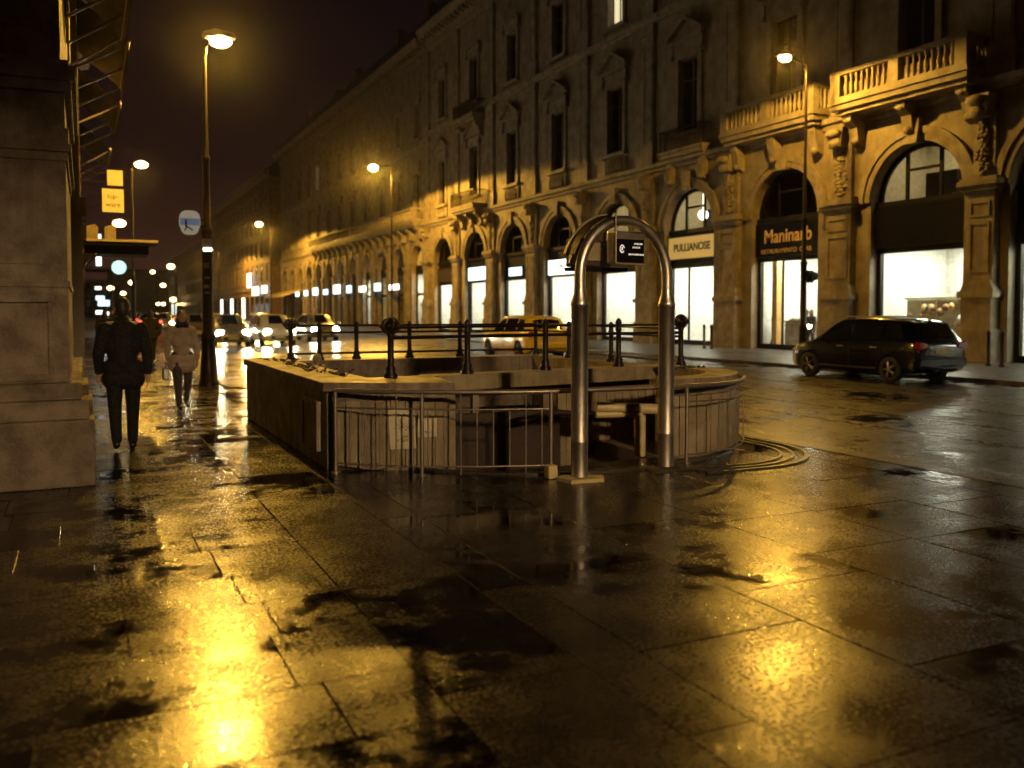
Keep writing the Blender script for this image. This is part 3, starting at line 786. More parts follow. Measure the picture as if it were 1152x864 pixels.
# folded-out awnings on arms, one above another along the wall
def awning(y0, y1, z, proj, label):
    t = thing('awning', label, 'awning', (-.16, (y0 + y1) / 2, z), 'dark awnings on the corner building')
    c = MB(); n = int((y1 - y0) / .5)
    c.quad((-.12, y0, z + .75), (proj, y0, z), (proj, y1, z), (-.12, y1, z + .75)); c.quad((-.12, y0, z + .72), (-.12, y1, z + .72), (proj, y1, z - .03), (proj, y0, z - .03))
    c.quad((proj, y0, z), (proj, y0, z - .32), (proj, y1, z - .32), (proj, y1, z)); c.quad((proj - .01, y0, z - .03), (proj - .01, y1, z - .03), (proj - .01, y1, z - .32), (proj - .01, y0, z - .32))
    c.build('canvas', M['darkwood'], t)
    for y in (y0 + .15, (y0 + y1) / 2, y1 - .15):
        a = MB(); a.tube([(-.14, y, z - .55), (proj * .5, y, z - .25), (proj - .05, y, z - .04)], .022, 6); a.tube([(-.14, y, z - .55), (-.14, y, z + .7)], .02, 6); a.build('arm', M['pipe'], t)
    b = MB(); b.cyl((proj, y0 - .05, z), (proj, y1 + .05, z), .028, n=8); b.build('front_bar', M['pipe'], t)
awning(12.6, 15.4, 5.9, .62, 'lowest dark awning, nearest to the corner pier'); awning(12.8, 15.6, 7.9, .66, 'dark awning high above the nearest one, cut by the top of the photo')
awning(17, 20.5, 6.3, .78, 'long dark awning second along the corner building'); awning(22, 25.6, 6.3, .82, 'dark awning third along the corner building, over the yellow signs')
awning(27.2, 30.8, 6.1, .74, 'farthest small dark awning over the flat canopy')

def street_item_px(px, Z): return Z * (px * .9011 - 85.3) / 1000
# hanging yellow signs, canopy, round sign, lit vertical sign
def box_sign(name, label, x0, x1, y, z0, z1, m, txt=None, cat='sign', wall_x=-.16):
    t = thing(name, label, cat, ((x0 + x1) / 2, y, z0))
    b = MB(); b.box(x0, x1, y - .07, y + .07, z0, z1); b.build('panel', m, t)
    b = MB()
    for z in (z0 + (z1 - z0) * .2, z1 - (z1 - z0) * .2): b.cyl((wall_x, y, z), (x0, y, z), .02, n=6)
    b.build('bracket', M['iron'], t)
    if txt:
        for i, s_ in enumerate(txt): text('lettering', s_, (z1 - z0) * .30, M['ink'], t, ((x0 + x1) / 2, y - .073, z1 - (z1 - z0) * (.33 + .36 * i)), (PI / 2, 0, 0), .002)
    return t
box_sign('hanging_sign', 'upper blank yellow square sign hung above the lettered one', .66, 1.06, 27.9, 5.2, 5.62, M['yellowsign'])
box_sign('hanging_sign', 'lower yellow square sign with two short dark words', .52, 1.08, 28.0, 4.45, 5.1, M['yellowsign'], ['lup-', 'ware'])
box_sign('hanging_sign', 'slim vertical white lit sign beneath the flat canopy', .52, .74, 44, 2.2 + 1.45, 5.05, M['signlit'])
cp = thing('canopy', 'flat dark canopy reaching over the pavement above the walking man', 'canopy', (-.1, 24.2, 3.1))
b = MB(); b.box(.0, 1.62, 23.4, 25.2, 3.2, 3.3); b.prism_x([(23.6, 3.0), (25.0, 3.0), (25.2, 3.198), (23.4, 3.198)], .02, 1.45); b.build('roof_slab', M['darkframe'], cp)
b = MB(); b.box(-.02, 1.66, 23.36, 23.398, 3.28, 3.34); b.build('edge_strip', M['brass'], cp)
b = MB(); b.prism_y([(-.14, 2.5), (.3, 3.0), (-.14, 3.0)], 23.5, 23.58); b.prism_y([(-.14, 2.5), (.3, 3.0), (-.14, 3.0)], 25.0, 25.08); b.build('bracket', M['iron'], cp)
for q, (lab, xx) in enumerate((('pale rounded sign standing on the canopy nearest the wall', .22), ('orange tinted pale sign on the canopy, beside the lamp', .62))):
    b = MB(); b.prism_y([(xx - .13, 3.34), (xx + .13, 3.34), (xx + .13, 3.68), (xx + .05, 3.76), (xx - .13, 3.70)], 24.2, 24.26); tag(b.build('small_sign', M['cladding']), lab, 'sign')
rs = thing('round_sign', 'round pale green lit sign hanging under the canopy', 'sign', (1.6, 52, 3.6))
b = MB(); b.cyl((1.72, 51.93, 3.95), (1.72, 52.07, 3.95), .36, n=28); b.build('disc', M['round'], rs)
b = MB(); b.cyl((-1.2, 52, 3.95), (1.4, 52, 3.95), .03, n=6); b.cyl((1.72, 52.075, 3.95), (1.72, 52.1, 3.95), .39, n=28); b.build('bracket', M['iron'], rs)
for i, (px, Z, z, r, m) in enumerate(((113, 80, 2.6, .35, 'signblue'), (117, 84, 2.1, .5, 'signblue'), (112, 92, 1.3, .35, 'signlit'), (119, 95, 1.2, .3, 'signlit'), (111, 70, 3.3, .22, 'signlit'))):
    x = street_item_px(px, Z); y = (Z - .4337 * x) / .9011
    t = thing('shop_sign', ['green-white lit sign stacked highest over the far shops at left', 'broad pale blue lit sign in the middle of the far left shops', 'small white lit sign low on the far left beside a passer-by', 'lowest white lit sign just left of the walking man', 'small white lit sign close to the building edge at left'][i], 'sign', (x, y, z))
    b = MB(); b.box(x - r, x + r, y - .08, y + .08, z, z + r * 1.1); b.build('panel', M[m], t)
    b = MB(); b.cyl((-1.2, y, z + r * .5), (x - r, y, z + r * .5), .03, n=6); b.build('bracket', M['iron'], t)

# ------------------------------------------------------------------ sign boards of the palazzo shops
def board(label, c, hw, z0, z1, m, txt=None, tm=None, ts=.5, sub=None, name='shop_sign', X=XF, th=.10, tx=1.0):
    t = thing(name, label, 'sign', (X + .2, c, z0))
    b = MB(); b.box(X + .20, X + .355, c - hw, c + hw, z0, z1); b.build('board', m, t)
    b = MB(); e = .05
    for yy in (c - hw - e, c + hw): b.box(X + .19, X + .36, yy, yy + e, z0 - e, z1 + e)
    for zz in (z0 - e, z1): b.box(X + .185, X + .358, c - hw, c + hw, zz, zz + e)
    b.build('frame', M['darkframe'], t)
    if txt: text('lettering', txt, ts, tm, t, (X + .195, c, (z0 + z1) / 2 + (.12 if sub else 0)), (PI / 2, 0, -PI / 2), .01, .012, tx)
    if sub: text('small_lettering', sub, ts * .34, tm, t, (X + .195, c + .1, (z0 + z1) / 2 - ts * .62), (PI / 2, 0, -PI / 2), .006)
board('black shop sign with gold letters reading Maninarb', cs[3], 1.85, 3.95, 5.28, M['black'], 'Maninarb', M['gold'], .78, 'RISTAURAMENTO  C  AB', tx=.95)
board('blank black sign band over the brightest shop behind the dark car', cs[2], 1.85, 3.95, 5.28, M['black'])
board('cream yellow lit shop sign with dark lettering right of the steel arch', cs[4], 1.85, 4.15, 5.2, M['signcream'], 'PULLIANOSE', M['ink'], .5)
board('dark unlit sign band seen through the steel arch', cs[5], 1.85, 3.95, 5.28, M['black'])
board('glowing white shop sign with faint letters CPRO left of the steel arch', cs[6], 1.7, 3.85, 4.75, M['signlit'], 'CPRO', M['paper'], .5)
board('narrow bluish lit shop sign between two bright shops', cs[7], 1.0, 4.0, 4.55, M['signblue'])
board('wide bluish white lit shop sign farthest along the palazzo shops', cs[8], 1.7, 3.9, 4.85, M['signblue'])
board('plain brown sign band over the last warm shop of the palazzo', cs[9], 1.7, 3.95, 5.0, M['darkwood'])
sl = ['lit white sign at the first narrow arch of the arcade building', 'thin lit white sign at the second arch of the arcade building', 'curved looking bright sign above a white column of light in the arcade', 'small bright white sign in the middle of the arcade', 'tall bluish white sign over a blue lit shop in the arcade', 'dim white sign past the middle of the arcade', 'square white sign close to the far end of the arcade', 'small white sign beside the last lit awning', 'last tiny lit sign of the arcade']
for i in range(1, 10):
    m = M['signlit'] if i % 2 else M['signblue']
    w = (1.3, .9, 1.1, .8, 1.3, .9, 1.1, .9, .8)[i - 1]
    t = thing('shop_sign', sl[i - 1], 'sign', (XF - .3, cs2[i], 3.7))
    b = MB(); b.box(XF - .55, XF - .42, cs2[i] - w, cs2[i] + w, 3.55, 3.55 + (.5, .75, .6, .8, 1.0, .6, .9, .7, .6)[i - 1]); b.build('board', m, t)
    b = MB(); b.box(XF - .42, XF + .4, cs2[i] - .05, cs2[i] + .05, 3.8, 3.88); b.build('bracket', M['iron'], t)
aw = thing('awning', 'pale lit shop awning at the far end of the arcade building', 'awning', (XF - .5, cs2[10], 3.6))
b = MB(); b.prism_y([(XF, 4.5), (XF - 2.6, 3.7), (XF - 2.6, 3.45), (XF, 4.4)], cs2[9] - .5, cs2[11] + 2); b.build('canvas', M['cream'], aw)
b = MB(); b.cyl((XF, cs2[9], 3.2), (XF - 2.5, cs2[9], 3.6), .03, n=6); b.cyl((XF, cs2[11] + 1, 3.2), (XF - 2.5, cs2[11] + 1, 3.6), .03, n=6); b.build('arm', M['iron'], aw)
for i, (y, z, w, h, lab) in enumerate(((150, 4.2, 2.6, 1.4, 'white lit sign on the plain dark block, lower of two at its far end'), (156, 5.6, 1.6, 2.4, 'taller white lit sign above the lower one on the plain dark block'), (142, 4.4, 1.8, 1.2, 'single white lit sign on the near half of the plain dark block'))):
    t = thing('shop_sign', lab, 'sign', (25.5, y, z)); b = MB(); b.box(25.3, 25.5, y - w, y + w, z, z + h); b.build('board', M['signlit'], t)
    b = MB(); b.box(25.5, 26.0, y - .1, y + .1, z + .3, z + .4); b.build('bracket', M['iron'], t)

# ------------------------------------------------------------------ street lamps
SPOTS = []
def street_lamp(px_, py_, H, hx, label, far=False, arm=1.0, thick=1.0, light=0, r_lamp=.2, base=True, tilt=0, cone=170, tint=YEL):
    """pole at (px_,py_), head at x = hx"""
    t = thing('street_lamp', label, 'street lamp', (px_, py_, 0), 'street lamps')
    b = MB()
    if base: b.lathe((px_, py_, 0), [(.20 * thick, 0), (.20 * thick, .06), (.17 * thick, .1), (.145 * thick, .5), (.12 * thick, .95), (.135 * thick, 1.0), (.135 * thick, 1.1), (.10 * thick, 1.16), (.098 * thick, 3.3), (.11 * thick, 3.32), (.11 * thick, 3.4), (.07 * thick, 3.46), (.062 * thick, 4.9), (.075 * thick, 4.92), (.075 * thick, 4.98), (.052 * thick, 5.02), (.038 * thick, H - .45)], 16)
    else: b.lathe((px_, py_, 0), [(.14, 0), (.12, 1.2), (.09, 1.3), (.05, H - .45)], 10)
    b.build('pole', M['iron'], t)
    d = 1 if hx > px_ else -1; a = MB()
    pts = [(px_, py_, H - .48), (px_ + d * .03, py_, H - .2)] + [(px_ + d * (.03 + (abs(hx - px_) - .03) * q), py_, H - .2 + .22 * math.sin(q * PI / 2)) for q in (.15, .4, .7, 1)]
    a.tube(pts, .035 * thick, 8); a.build('arm', M['iron'], t)
    h = MB(); cx = hx + d * .12
    h.prism_y([(cx - .34, H + .0), (cx + .34, H + .03), (cx + .26, H + .14), (cx - .1, H + .19), (cx - .36, H + .1)], py_ - .15, py_ + .15)
    ho = bevel(h.build('housing', M['pipe'], t), .03)
    l = MB(); l.ball((cx, py_, H - .03), (r_lamp * 1.25, r_lamp * .9, r_lamp * .75), 14, 8); l.build('lens', M['sodium_far'] if far else M['sodium'], ho)
    if light:
        L = bpy.data.lights.new('lamp_light', 'SPOT'); L.energy = light; L.color = tint; L.spot_size = math.radians(cone); L.spot_blend = .12; L.shadow_soft_size = .12 if tint is YEL else .4
        lo = bpy.data.objects.new('lamp_light', L); col.objects.link(lo); lo.location = (cx, py_, H - .16); lo.rotation_euler.x = math.radians(tilt); SPOTS.append(lo)
    return t
P1 = 5400
l1 = street_lamp(2.45, 20.5, 7.55, 2.66, 'tall lamp post at the left, standing beside the woman in the tan coat', thick=1.15, light=P1 * 1.15)
street_lamp(2.35, 50.5, 9.3, 2.7, 'second lamp post on the left pavement, thin, above the flat canopy', light=P1, r_lamp=.26)
street_lamp(2.2, 84, 9.2, 2.75, 'third lamp on the left, shining just above the canopy', far=True, light=P1, r_lamp=.42)
street_lamp(23.6, 24.6, 10.64, 22.7, 'lamp post in front of the gold lettered sign, its arm bent toward the road', light=P1 * .95, arm=1, thick=1.15, r_lamp=.2, cone=176)
street_lamp(2.45, -10.5, 6.6, 2.66, 'unseen lamp post added behind the viewpoint as fill light', thick=1.15, light=P1 * 2.2, cone=166, tint=(1, .66, .32))  # added fill, out of view: brightens the stair block, arch and left pier
def hung_lamp(x, y, z, label, light=0, r=.3, mast=21.0, far=True):
    t = thing('street_lamp', label, 'street lamp', (mast, y, 0), 'street lamps')
    b = MB(); b.lathe((mast, y, 0), [(.13, 0), (.12, 1), (.08, 1.1), (.05, z + .3)], 8); b.build('pole', M['iron'], t)
    b = MB(); b.tube([(mast, y, z + .25), (x, y, z + .12)], .035, 6); b.build('arm', M['iron'], t)
    h = MB(); h.lathe((x, y, z), [(.30, .0), (.3, .03), (.16, .16), (.05, .2)], 14); ho = h.build('housing', M['pipe'], t)
    l = MB(); l.ball((x, y, z - .02), (r, r, r * .7), 14, 8); l.build('lens', M['sodium_far'] if far else M['sodium'], ho)
    if light:
        L = bpy.data.lights.new('lamp_light', 'SPOT'); L.energy = light; L.color = YEL; L.spot_size = math.radians(174); L.spot_blend = .08; L.shadow_soft_size = .15
        lo = bpy.data.objects.new('lamp_light', L); col.objects.link(lo); lo.location = (x, y, z - r - .05); 
hung_lamp(19.6, 64.6, 12.3, 'big glowing lamp in front of the lit corner of the palazzo', P1 * 2.0, .36, far=False)
hung_lamp(19.6, 112.6, 12.3, 'glowing lamp before the plain dark block, with a thin pole', P1 * 2.2, .45)
hung_lamp(19.6, 160, 12.1, 'small lamp just right of the tall left post', P1 * 2, .4)
for (px, py, Z, r, lab) in ((193, 300, 190, .75, 'bright lamp in the gap of the street, left of the tall post'), (172.6, 306, 210, .5, 'whitish small lamp high in the far street'), (149, 318, 230, .75, 'orange lamp low above the walking man\'s shoulder side'), (125, 324, 150, .5, 'orange lamp at the left of the far street, above the man\'s head'), (139, 330, 300, .8, 'faint orange lamp deepest in the street'), (184, 321, 200, .55, 'squarish yellow lamp far in the street centre'), (195, 337, 260, .85, 'low white-yellow lamp right of the third passer-by'), (178, 342, 300, .6, 'left one of a pair of faint low lamps deep in the street'), (184, 342, 300, .6, 'right one of a pair of faint low lamps deep in the street')):
    X = (px - 576) * Z / 1000; x = .9011 * X + .4337 * Z; y = -.4337 * X + .9011 * Z; z = 1.62 + (350 - py) * Z / 1000
    hung_lamp(x, y, z, lab, 0, r, mast=x + (1.0 if x > 8 else -1.0))
# things fixed to the near left post
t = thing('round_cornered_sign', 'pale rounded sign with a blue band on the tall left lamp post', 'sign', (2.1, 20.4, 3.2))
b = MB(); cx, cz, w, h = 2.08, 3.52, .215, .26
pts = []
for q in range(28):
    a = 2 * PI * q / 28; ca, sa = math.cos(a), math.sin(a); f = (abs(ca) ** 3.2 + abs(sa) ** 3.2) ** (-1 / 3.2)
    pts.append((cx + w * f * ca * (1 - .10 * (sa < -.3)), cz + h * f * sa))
b.prism_y(pts, 20.28, 20.32); b.build('panel', emit('sign_pale_glow', (.55, .50, .38), .35), t)  # mild emission added so the panel reads pale; not a lamp
b = MB(); b.box(cx - .2, cx + .2, 20.268, 20.278, cz - .06, cz + .09); b.build('blue_band', emit('sign_blue_glow', (.25, .35, .5), .25), t)  # band gets a weak added glow like the panel
b = MB(); b.box(cx - .1, cx - .06, 20.262, 20.267, cz - .1, cz + .06); b.prism_y([(cx - .12, cz - .16), (cx - .06, cz - .07), (cx + .06, cz - .15), (cx + .05, cz - .18), (cx - .05, cz - .11), (cx - .11, cz - .19)], 20.262, 20.267); b.build('red_mark', M['redoff'], t)
b = MB(); b.box(cx + .1, 2.44, 20.33, 20.36, cz + .05, cz + .09); b.box(cx + .1, 2.44, 20.33, 20.36, cz - .09, cz - .05); b.build('bracket', M['iron'], t)
t = thing('notice_box', 'small white box strapped to the tall left lamp post under the rounded sign', 'box', (2.45, 20.3, 2.95))
b = MB(); b.box(2.33, 2.52, 20.2, 20.34, 2.9, 3.18); b.build('case', M['white'], t); b = MB(); b.box(2.34, 2.51, 20.19, 20.198, 2.92, 2.98); b.build('strip_light', M['globe'], t)
sk = MB()
for i, (z, h) in enumerate(((2.55, .12), (2.32, .05), (2.12, .07), (2.0, .04))): sk.box(2.36 + .02 * (i % 2), 2.47, 20.33, 20.352, z, z + h)
tag(sk.build('post_stickers', M['cladding']), 'torn pale stickers round the middle of the tall left lamp post', 'sticker')
# traffic light seen from the back on the right lamp post
t = thing('pedestrian_signal', 'small dark signal head on the right lamp post in front of the shop window', 'traffic light', (23.6, 24.6, 2.5))
b = MB(); b.box(23.75, 24.0, 24.5, 24.75, 2.65, 3.1); b.cyl((23.87, 24.49, 2.88), (23.87, 24.32, 2.88), .14, .16, n=14); bevel(b.build('casing', M['black'], t), .02)
b = MB(); b.box(23.67, 23.76, 24.58, 24.63, 2.75, 2.79); b.box(23.67, 23.76, 24.58, 24.63, 2.98, 3.02); b.build('bracket', M['iron'], t)

# ------------------------------------------------------------------ metro entrance
mt = thing('metro_entrance', 'sunken metro stair entrance with a stained concrete parapet round it', 'metro entrance', (4.8, 10.5, 0))
lf = MB()
lf.prism([(2.2, 8.92), (2.72, 8.66), (2.72, 14.2), (2.2, 13.85)], 0, .80)
bevel(lf.build('left_parapet', M['concrete'], mt), .012)
cc = MB(); cc.prism([(2.16, 8.90), (2.56, 8.66), (3.36, 8.30), (3.46, 8.9), (3.5, 9.42), (2.76, 9.36), (2.76, 14.24), (2.16, 13.87)], .802, .90)
bevel(cc.build('left_coping', M['concrete'], mt), .015)
bk = MB(); bk.prism([(2.722, 8.66), (3.30, 8.40), (3.42, 8.45), (3.42, 9.35), (2.722, 9.35)], 0, .80)
bk.build('front_block', M['cladding'], mt)
# cladding boards on the slanting front of the block
cl = MB(); A, B = Vector((2.24, 8.885)), Vector((3.33, 8.375)); n_ = 8; dd = (B - A); nn = Vector((dd.y, -dd.x)).normalized()
for i in range(n_):
    if i == 2: continue
    p = A + dd * (i / n_ + .004); q = A + dd * ((i + 1) / n_ - .004); o_ = nn * (.02 + .004 * (i % 2))
    cl.prism([tuple(p - nn * .02), tuple(p + o_), tuple(q + o_), tuple(q - nn * .02)], .03, .70 if i < 2 else .715)
cl.build('front_cladding', M['cladding'], mt)
# plaque on the left parapet
b = MB(); b.box(2.165, 2.198, 9.15, 9.85, .16, .68); b.box(2.15, 2.166, 9.15, 9.2, .16, .68); b.box(2.15, 2.166, 9.8, 9.85, .16, .68); b.box(2.15, 2.166, 9.201, 9.799, .63, .68); bevel(b.build('plaque', M['cladding'], mt), .006)
# back and right parapets
b = MB(); b.prism([(2.722, 13.75), (7.0, 13.75), (7.0, 14.2), (2.722, 14.2)], 0, .85); b.build('back_parapet', M['concrete'], mt)
b = MB(); b.box(7.002, 7.4, 9.95, 14.2, 0, .85); b.build('right_parapet', M['concrete'], mt)
def arcpts(n=12):
    cx, cy, R = 5.95, 9.35, 1.42; return [(cx + R * math.cos(a), cy + R * math.sin(a) * .98) for a in [(-1.72 + 2.12 * i / n) for i in range(n + 1)]]
ap_ = arcpts(); inn = [(5.95 + (x - 5.95) * .76, 9.35 + (y - 9.35) * .76) for x, y in ap_]
b = MB()
for i in range(len(ap_) - 1): b.prism([ap_[i], ap_[i + 1], inn[i + 1], inn[i]], 0, .70)
b.build('curved_parapet', M['concrete'], mt)
b = MB(); out2 = [(5.95 + (x - 5.95) * 1.03, 9.35 + (y - 9.35) * 1.03) for x, y in ap_]
for i in range(len(ap_) - 1): b.prism([out2[i], out2[i + 1], inn[i + 1], inn[i]], .702, .88)
b.build('curved_coping', M['concrete'], mt)
b = MB()
fine_pts = arcpts(26)
for i in range(26):
    p = Vector(fine_pts[i]); q = Vector(fine_pts[i + 1]); c_ = Vector((5.95, 9.35)); e_ = .018 + .006 * (i % 2)
    g_ = (q - p) * .03
    P_, Q_ = p + g_, q - g_
    b.prism([tuple(P_), tuple(P_ + (P_ - c_).normalized() * e_), tuple(Q_ + (Q_ - c_).normalized() * e_), tuple(Q_)], .04, .69)
b.build('curved_cladding', M['cladding'], mt)
# beam across the well, carrying the railing
b = MB(); b.prism([(3.40, 9.22), (7.05, 9.80), (7.05, 10.1), (3.40, 9.52)], .72, .90); bevel(b.build('beam', M['cladding'], mt), .01)
b = MB(); b.box(5.2, 5.28, 9.9, 9.98, -1.4, .72); b.box(4.15, 4.23, 9.7, 9.78, .4, .72); b.build('post', M['pipe'], mt)
# inner walls, low rusty wall left, pale boarded wall right
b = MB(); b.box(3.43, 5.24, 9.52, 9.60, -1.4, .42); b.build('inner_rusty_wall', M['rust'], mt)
b = MB()
x = 5.25
while x < 6.9: w = .118; b.box(x, x + w - .008, 9.60 + .004 * random.random(), 9.66, -1.4, .66); x += w
b.build('inner_boarding', M['cladding'], mt)
b = MB(); b.box(3.3, 3.42, 8.46, 14.1, -2.4, 0.0); b.box(6.952, 7.1, 8.12, 14.1, -2.4, -.02); b.box(3.3, 7.1, 14.1, 14.25, -2.4, -.02); b.box(3.36, 6.95, 8.0, 8.118, -2.4, -.012)
b.build('well_wall', M['concrete'], mt)
b = MB(); b.box(3.3, 7.1, 8.1, 14.1, -2.5, -2.4); b.build('well_floor', M['concrete'], mt)
b = MB()
for i in range(9): b.box(5.75 - (i + 1) * .27, 5.75 - i * .27, 8.12, 9.5, -2.39, -.17 * (i + 1))
b.box(5.752, 6.95, 8.12, 9.58, -2.39, -.003)
b.build('stair', M['concrete'], mt)
b = MB(); b.prism([(2.8, 9.53), (6.95, 10.1), (6.95, 13.74), (2.8, 13.74)], .55, .60); 
# the far part of the well is open to the sky: only a soffit edge near the beam
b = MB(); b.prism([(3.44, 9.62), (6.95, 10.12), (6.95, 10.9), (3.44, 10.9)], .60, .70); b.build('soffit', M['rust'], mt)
b = MB()
b.tube([(4.3, 9.1, .35), (5.0, 9.2, .42), (5.9, 9.3, .34), (6.25, 9.2, .30)], .035, 8); b.build('handrail', M['rust'], mt)
t = thing('pipe_rail', 'cream painted T shaped pipe rail just inside the right leg of the steel arch', 'railing', (5.65, 8.35, 0))
b = MB(); b.cyl((5.58, 8.3, 0), (5.58, 8.3, .46), .065, n=14); b.build('post', M['cream'], t)
b = MB(); b.cyl((5.1, 8.45, .56), (6.15, 8.1, .50), .058, n=14); b.cyl((5.1, 8.45, .47), (5.6, 8.3, .475), .04, n=10); b.build('bar', M['cream'], t)
# railing round the front (pipe)
RP = [(2.24, 8.72), (2.62, 8.40), (3.0, 8.16), (3.45, 7.92), (3.95, 7.74), (4.13, 7.70)]
RP2 = [(5.72, 7.63), (6.1, 7.66), (6.45, 7.78), (6.8, 8.03), (7.1, 8.35), (7.3, 8.72)]
fr = thing('railing', 'low grey steel railing curving round the front of the metro entrance', 'railing', (4.6, 7.8, 0))
b = MB(); full = RP + [(4.9, 7.66), (5.3, 7.63)] + RP2
b.tube([(x, y, .83) for x, y in full], .024, 8); b.build('top_rail', M['pipe'], fr)
def resample(pts, step):
    out = []; carry = 0
    for i in range(len(pts) - 1):
        p, q = Vector(pts[i]), Vector(pts[i + 1]); L = (q - p).length; d = carry
        while d < L: out.append(p + (q - p) * (d / L)); d += step
        carry = d - L
    return out
for R_ in (RP, RP2):
    for z in (.66, .10): b = MB(); b.tube([(x, y, z) for x, y in R_], .009, 6); b.build('lower_rail', M['pipe'], fr)
b = MB()
for R_ in (RP, RP2):
    for i, p in enumerate(resample(R_, .16)):
        if R_ is RP2 and i % 3: continue
        b.cyl((p.x, p.y, .10 if i % 4 else .02), (p.x, p.y, .66 if i % 4 else .82), .0075, n=6)
b.build('baluster', M['pipe'], fr)
for (x, y) in (RP[0], (2.96, 8.19), RP[-1], RP2[0], RP2[-1]):
    b = MB(); b.cyl((x, y, 0), (x, y, .83), .02, n=10); b.cyl((x, y, 0), (x, y, .02), .05, n=10); b.build('post', M['pipe'], fr)
# posters on the front block
def on_front(s_, z, o_): 
    p = A + dd * s_ + nn * o_; return (p.x, p.y, z)
def poster(label, s0, s1, z0, z1, tilt, marks):
    b = MB(); b.add([on_front(s0 + tilt, z0, .0285), on_front(s1 + tilt, z0 + .01, .0285), on_front(s1, z1, .0285), on_front(s0, z1 - .01, .0285), on_front(s0 + tilt, z0, .0265), on_front(s1 + tilt, z0 + .01, .0265), on_front(s1, z1, .0265), on_front(s0, z1 - .01, .0265)], [(0, 1, 2, 3), (4, 5, 6, 7), (0, 1, 5, 4), (1, 2, 6, 5), (2, 3, 7, 6), (3, 0, 4, 7)])
    t = thing('poster', label, 'poster', on_front(s0, z0, 0))
    b.build('sheet', M['paper'], t)
    k = MB(); r = random.Random(len(label))
    for (a0, a1, za, zb, n) in marks:
        for i in range(n):
            s_ = a0 + (a1 - a0) * r.random(); z = za + (zb - za) * r.random()
            k.add([on_front(s_, z, .0295), on_front(s_ + r.uniform(.005, .03), z + r.uniform(-.02, .02), .0295), on_front(s_ + r.uniform(.005, .02), z + r.uniform(.002, .008), .0295)], [(0, 1, 2)])
    k.build('ink_marks', M['faded_ink'], t)
poster('long torn paper poster with scribbled ink on the front block', .48, .70, .22, .64, .02, ((.52, .67, .55, .58, 22), (.52, .69, .42, .48, 34), (.54, .69, .28, .36, 34)))
poster('small square paper notice right of the long torn poster', .73, .89, .34, .54, .0, ((.745, .85, .38, .43, 10),))
# twigs and leaves on the left coping
tw = MB(); r = random.Random(5)
for i in range(46):
    y = 9.5 + (i / 46) * 3.9; x = 2.5 + r.uniform(-.08, .08) + .06 * math.sin(i * .4)
    p = Vector((x, y, .905)); q = p + Vector((r.uniform(-.12, .12), r.uniform(-.05, .22), r.uniform(.0, .05)))
    tw.cyl(p, q, .005, .003, n=4)
    for _ in range(2): tw.ball(tuple(p + (q - p) * r.random() + Vector((0, 0, .012))), (r.uniform(.012, .03), r.uniform(.012, .035), .012), 5, 4)
tag(tw.build('fallen_twigs', M['twig']), 'dry twigs and leaves lying along the left parapet top', 'twigs', kind='stuff')
b = MB(); b.ball((3.05, 12.9, .93), (.07, .07, .075), 10, 8); b.cyl((3.05, 12.9, .84), (3.05, 12.9, .88), .05, n=10); b.box(2.95, 3.15, 12.8, 13.0, .1, .84)
tag(b.build('stone_knob', M['cladding']), 'small pale stone knob inside the left parapet', 'knob')

# iron railing with ring-topped posts
ir = thing('iron_railing', 'dark iron railing with ball and ring topped posts above the metro well', 'railing', (5, 11.5, .85))
def iron_post(x, y, z, h, ring=False):
    b = MB()
    b.lathe((x, y, z), [(.075, 0), (.075, .03), (.05, .06), (.058, .10), (.036, .13), (.034, h - .12), (.045, h - .10), (.036, h - .08), (.036, h - .03), (.045, h - .01), (.03, h + .03), (.004, h + .05)], 12)
    if ring:
        for a in (0, PI / 2): b.tube([(x + .085 * math.cos(q / 16 * 2 * PI) * math.cos(a), y + .085 * math.cos(q / 16 * 2 * PI) * math.sin(a), z + h + .0 + .075 * math.sin(q / 16 * 2 * PI)) for q in range(16)], .026, 7, True)
        for q in range(6): b.ball((x + .1 * math.cos(q * PI / 3), y + .1 * math.sin(q * PI / 3), z + h), .03, 7, 5)
    b.build('ring_post' if ring else 'post', M['iron'], ir)
near = [(2.98, 9.22), (3.97, 9.44), (5.08, 9.62), (6.25, 9.80), (7.2, 9.75)]
for i, (x, y) in enumerate(near): iron_post(x, y, .90, .58 if i else .56, ring=i in (0, 4))
farp = [(3.35, 14.0), (3.95, 14.0), (4.85, 14.0), (5.75, 14.0), (7.2, 14.0)]
for x, y in farp: iron_post(x, y, .85, .56)
for x, y in ((7.2, 12.8), (7.2, 11.5)): iron_post(x, y, .85, .56)
iron_post(2.9, 14.0, .85, .56, True)
b = MB()
for z, r_ in ((1.44, .014), (1.33, .020)): b.tube([(x, y, z) for x, y in near], r_, 7)
b.build('near_rail', M['iron'], ir)
b = MB()
for z, r_ in ((1.39, .018), (1.28, .018), (.95, .018)): b.tube([(2.9, 14.0, z), (7.18, 14.0, z)], r_, 7); b.tube([(7.2, 14.0, z), (7.2, 9.8, z)], r_, 7)
b.build('far_rail', M['iron'], ir)
# dry plants at the foot of the right ring post
b = MB(); r = random.Random(9)
for i in range(30):
    p = Vector((7.05 + r.uniform(-.3, .35), 9.55 + r.uniform(-.15, .15), .885)); b.ball(tuple(p), (r.uniform(.015, .05), .03, r.uniform(.01, .03)), 6, 4)
tag(b.build('debris', M['twig']), 'dark leaf litter at the foot of the right ring post', 'leaves', kind='stuff')

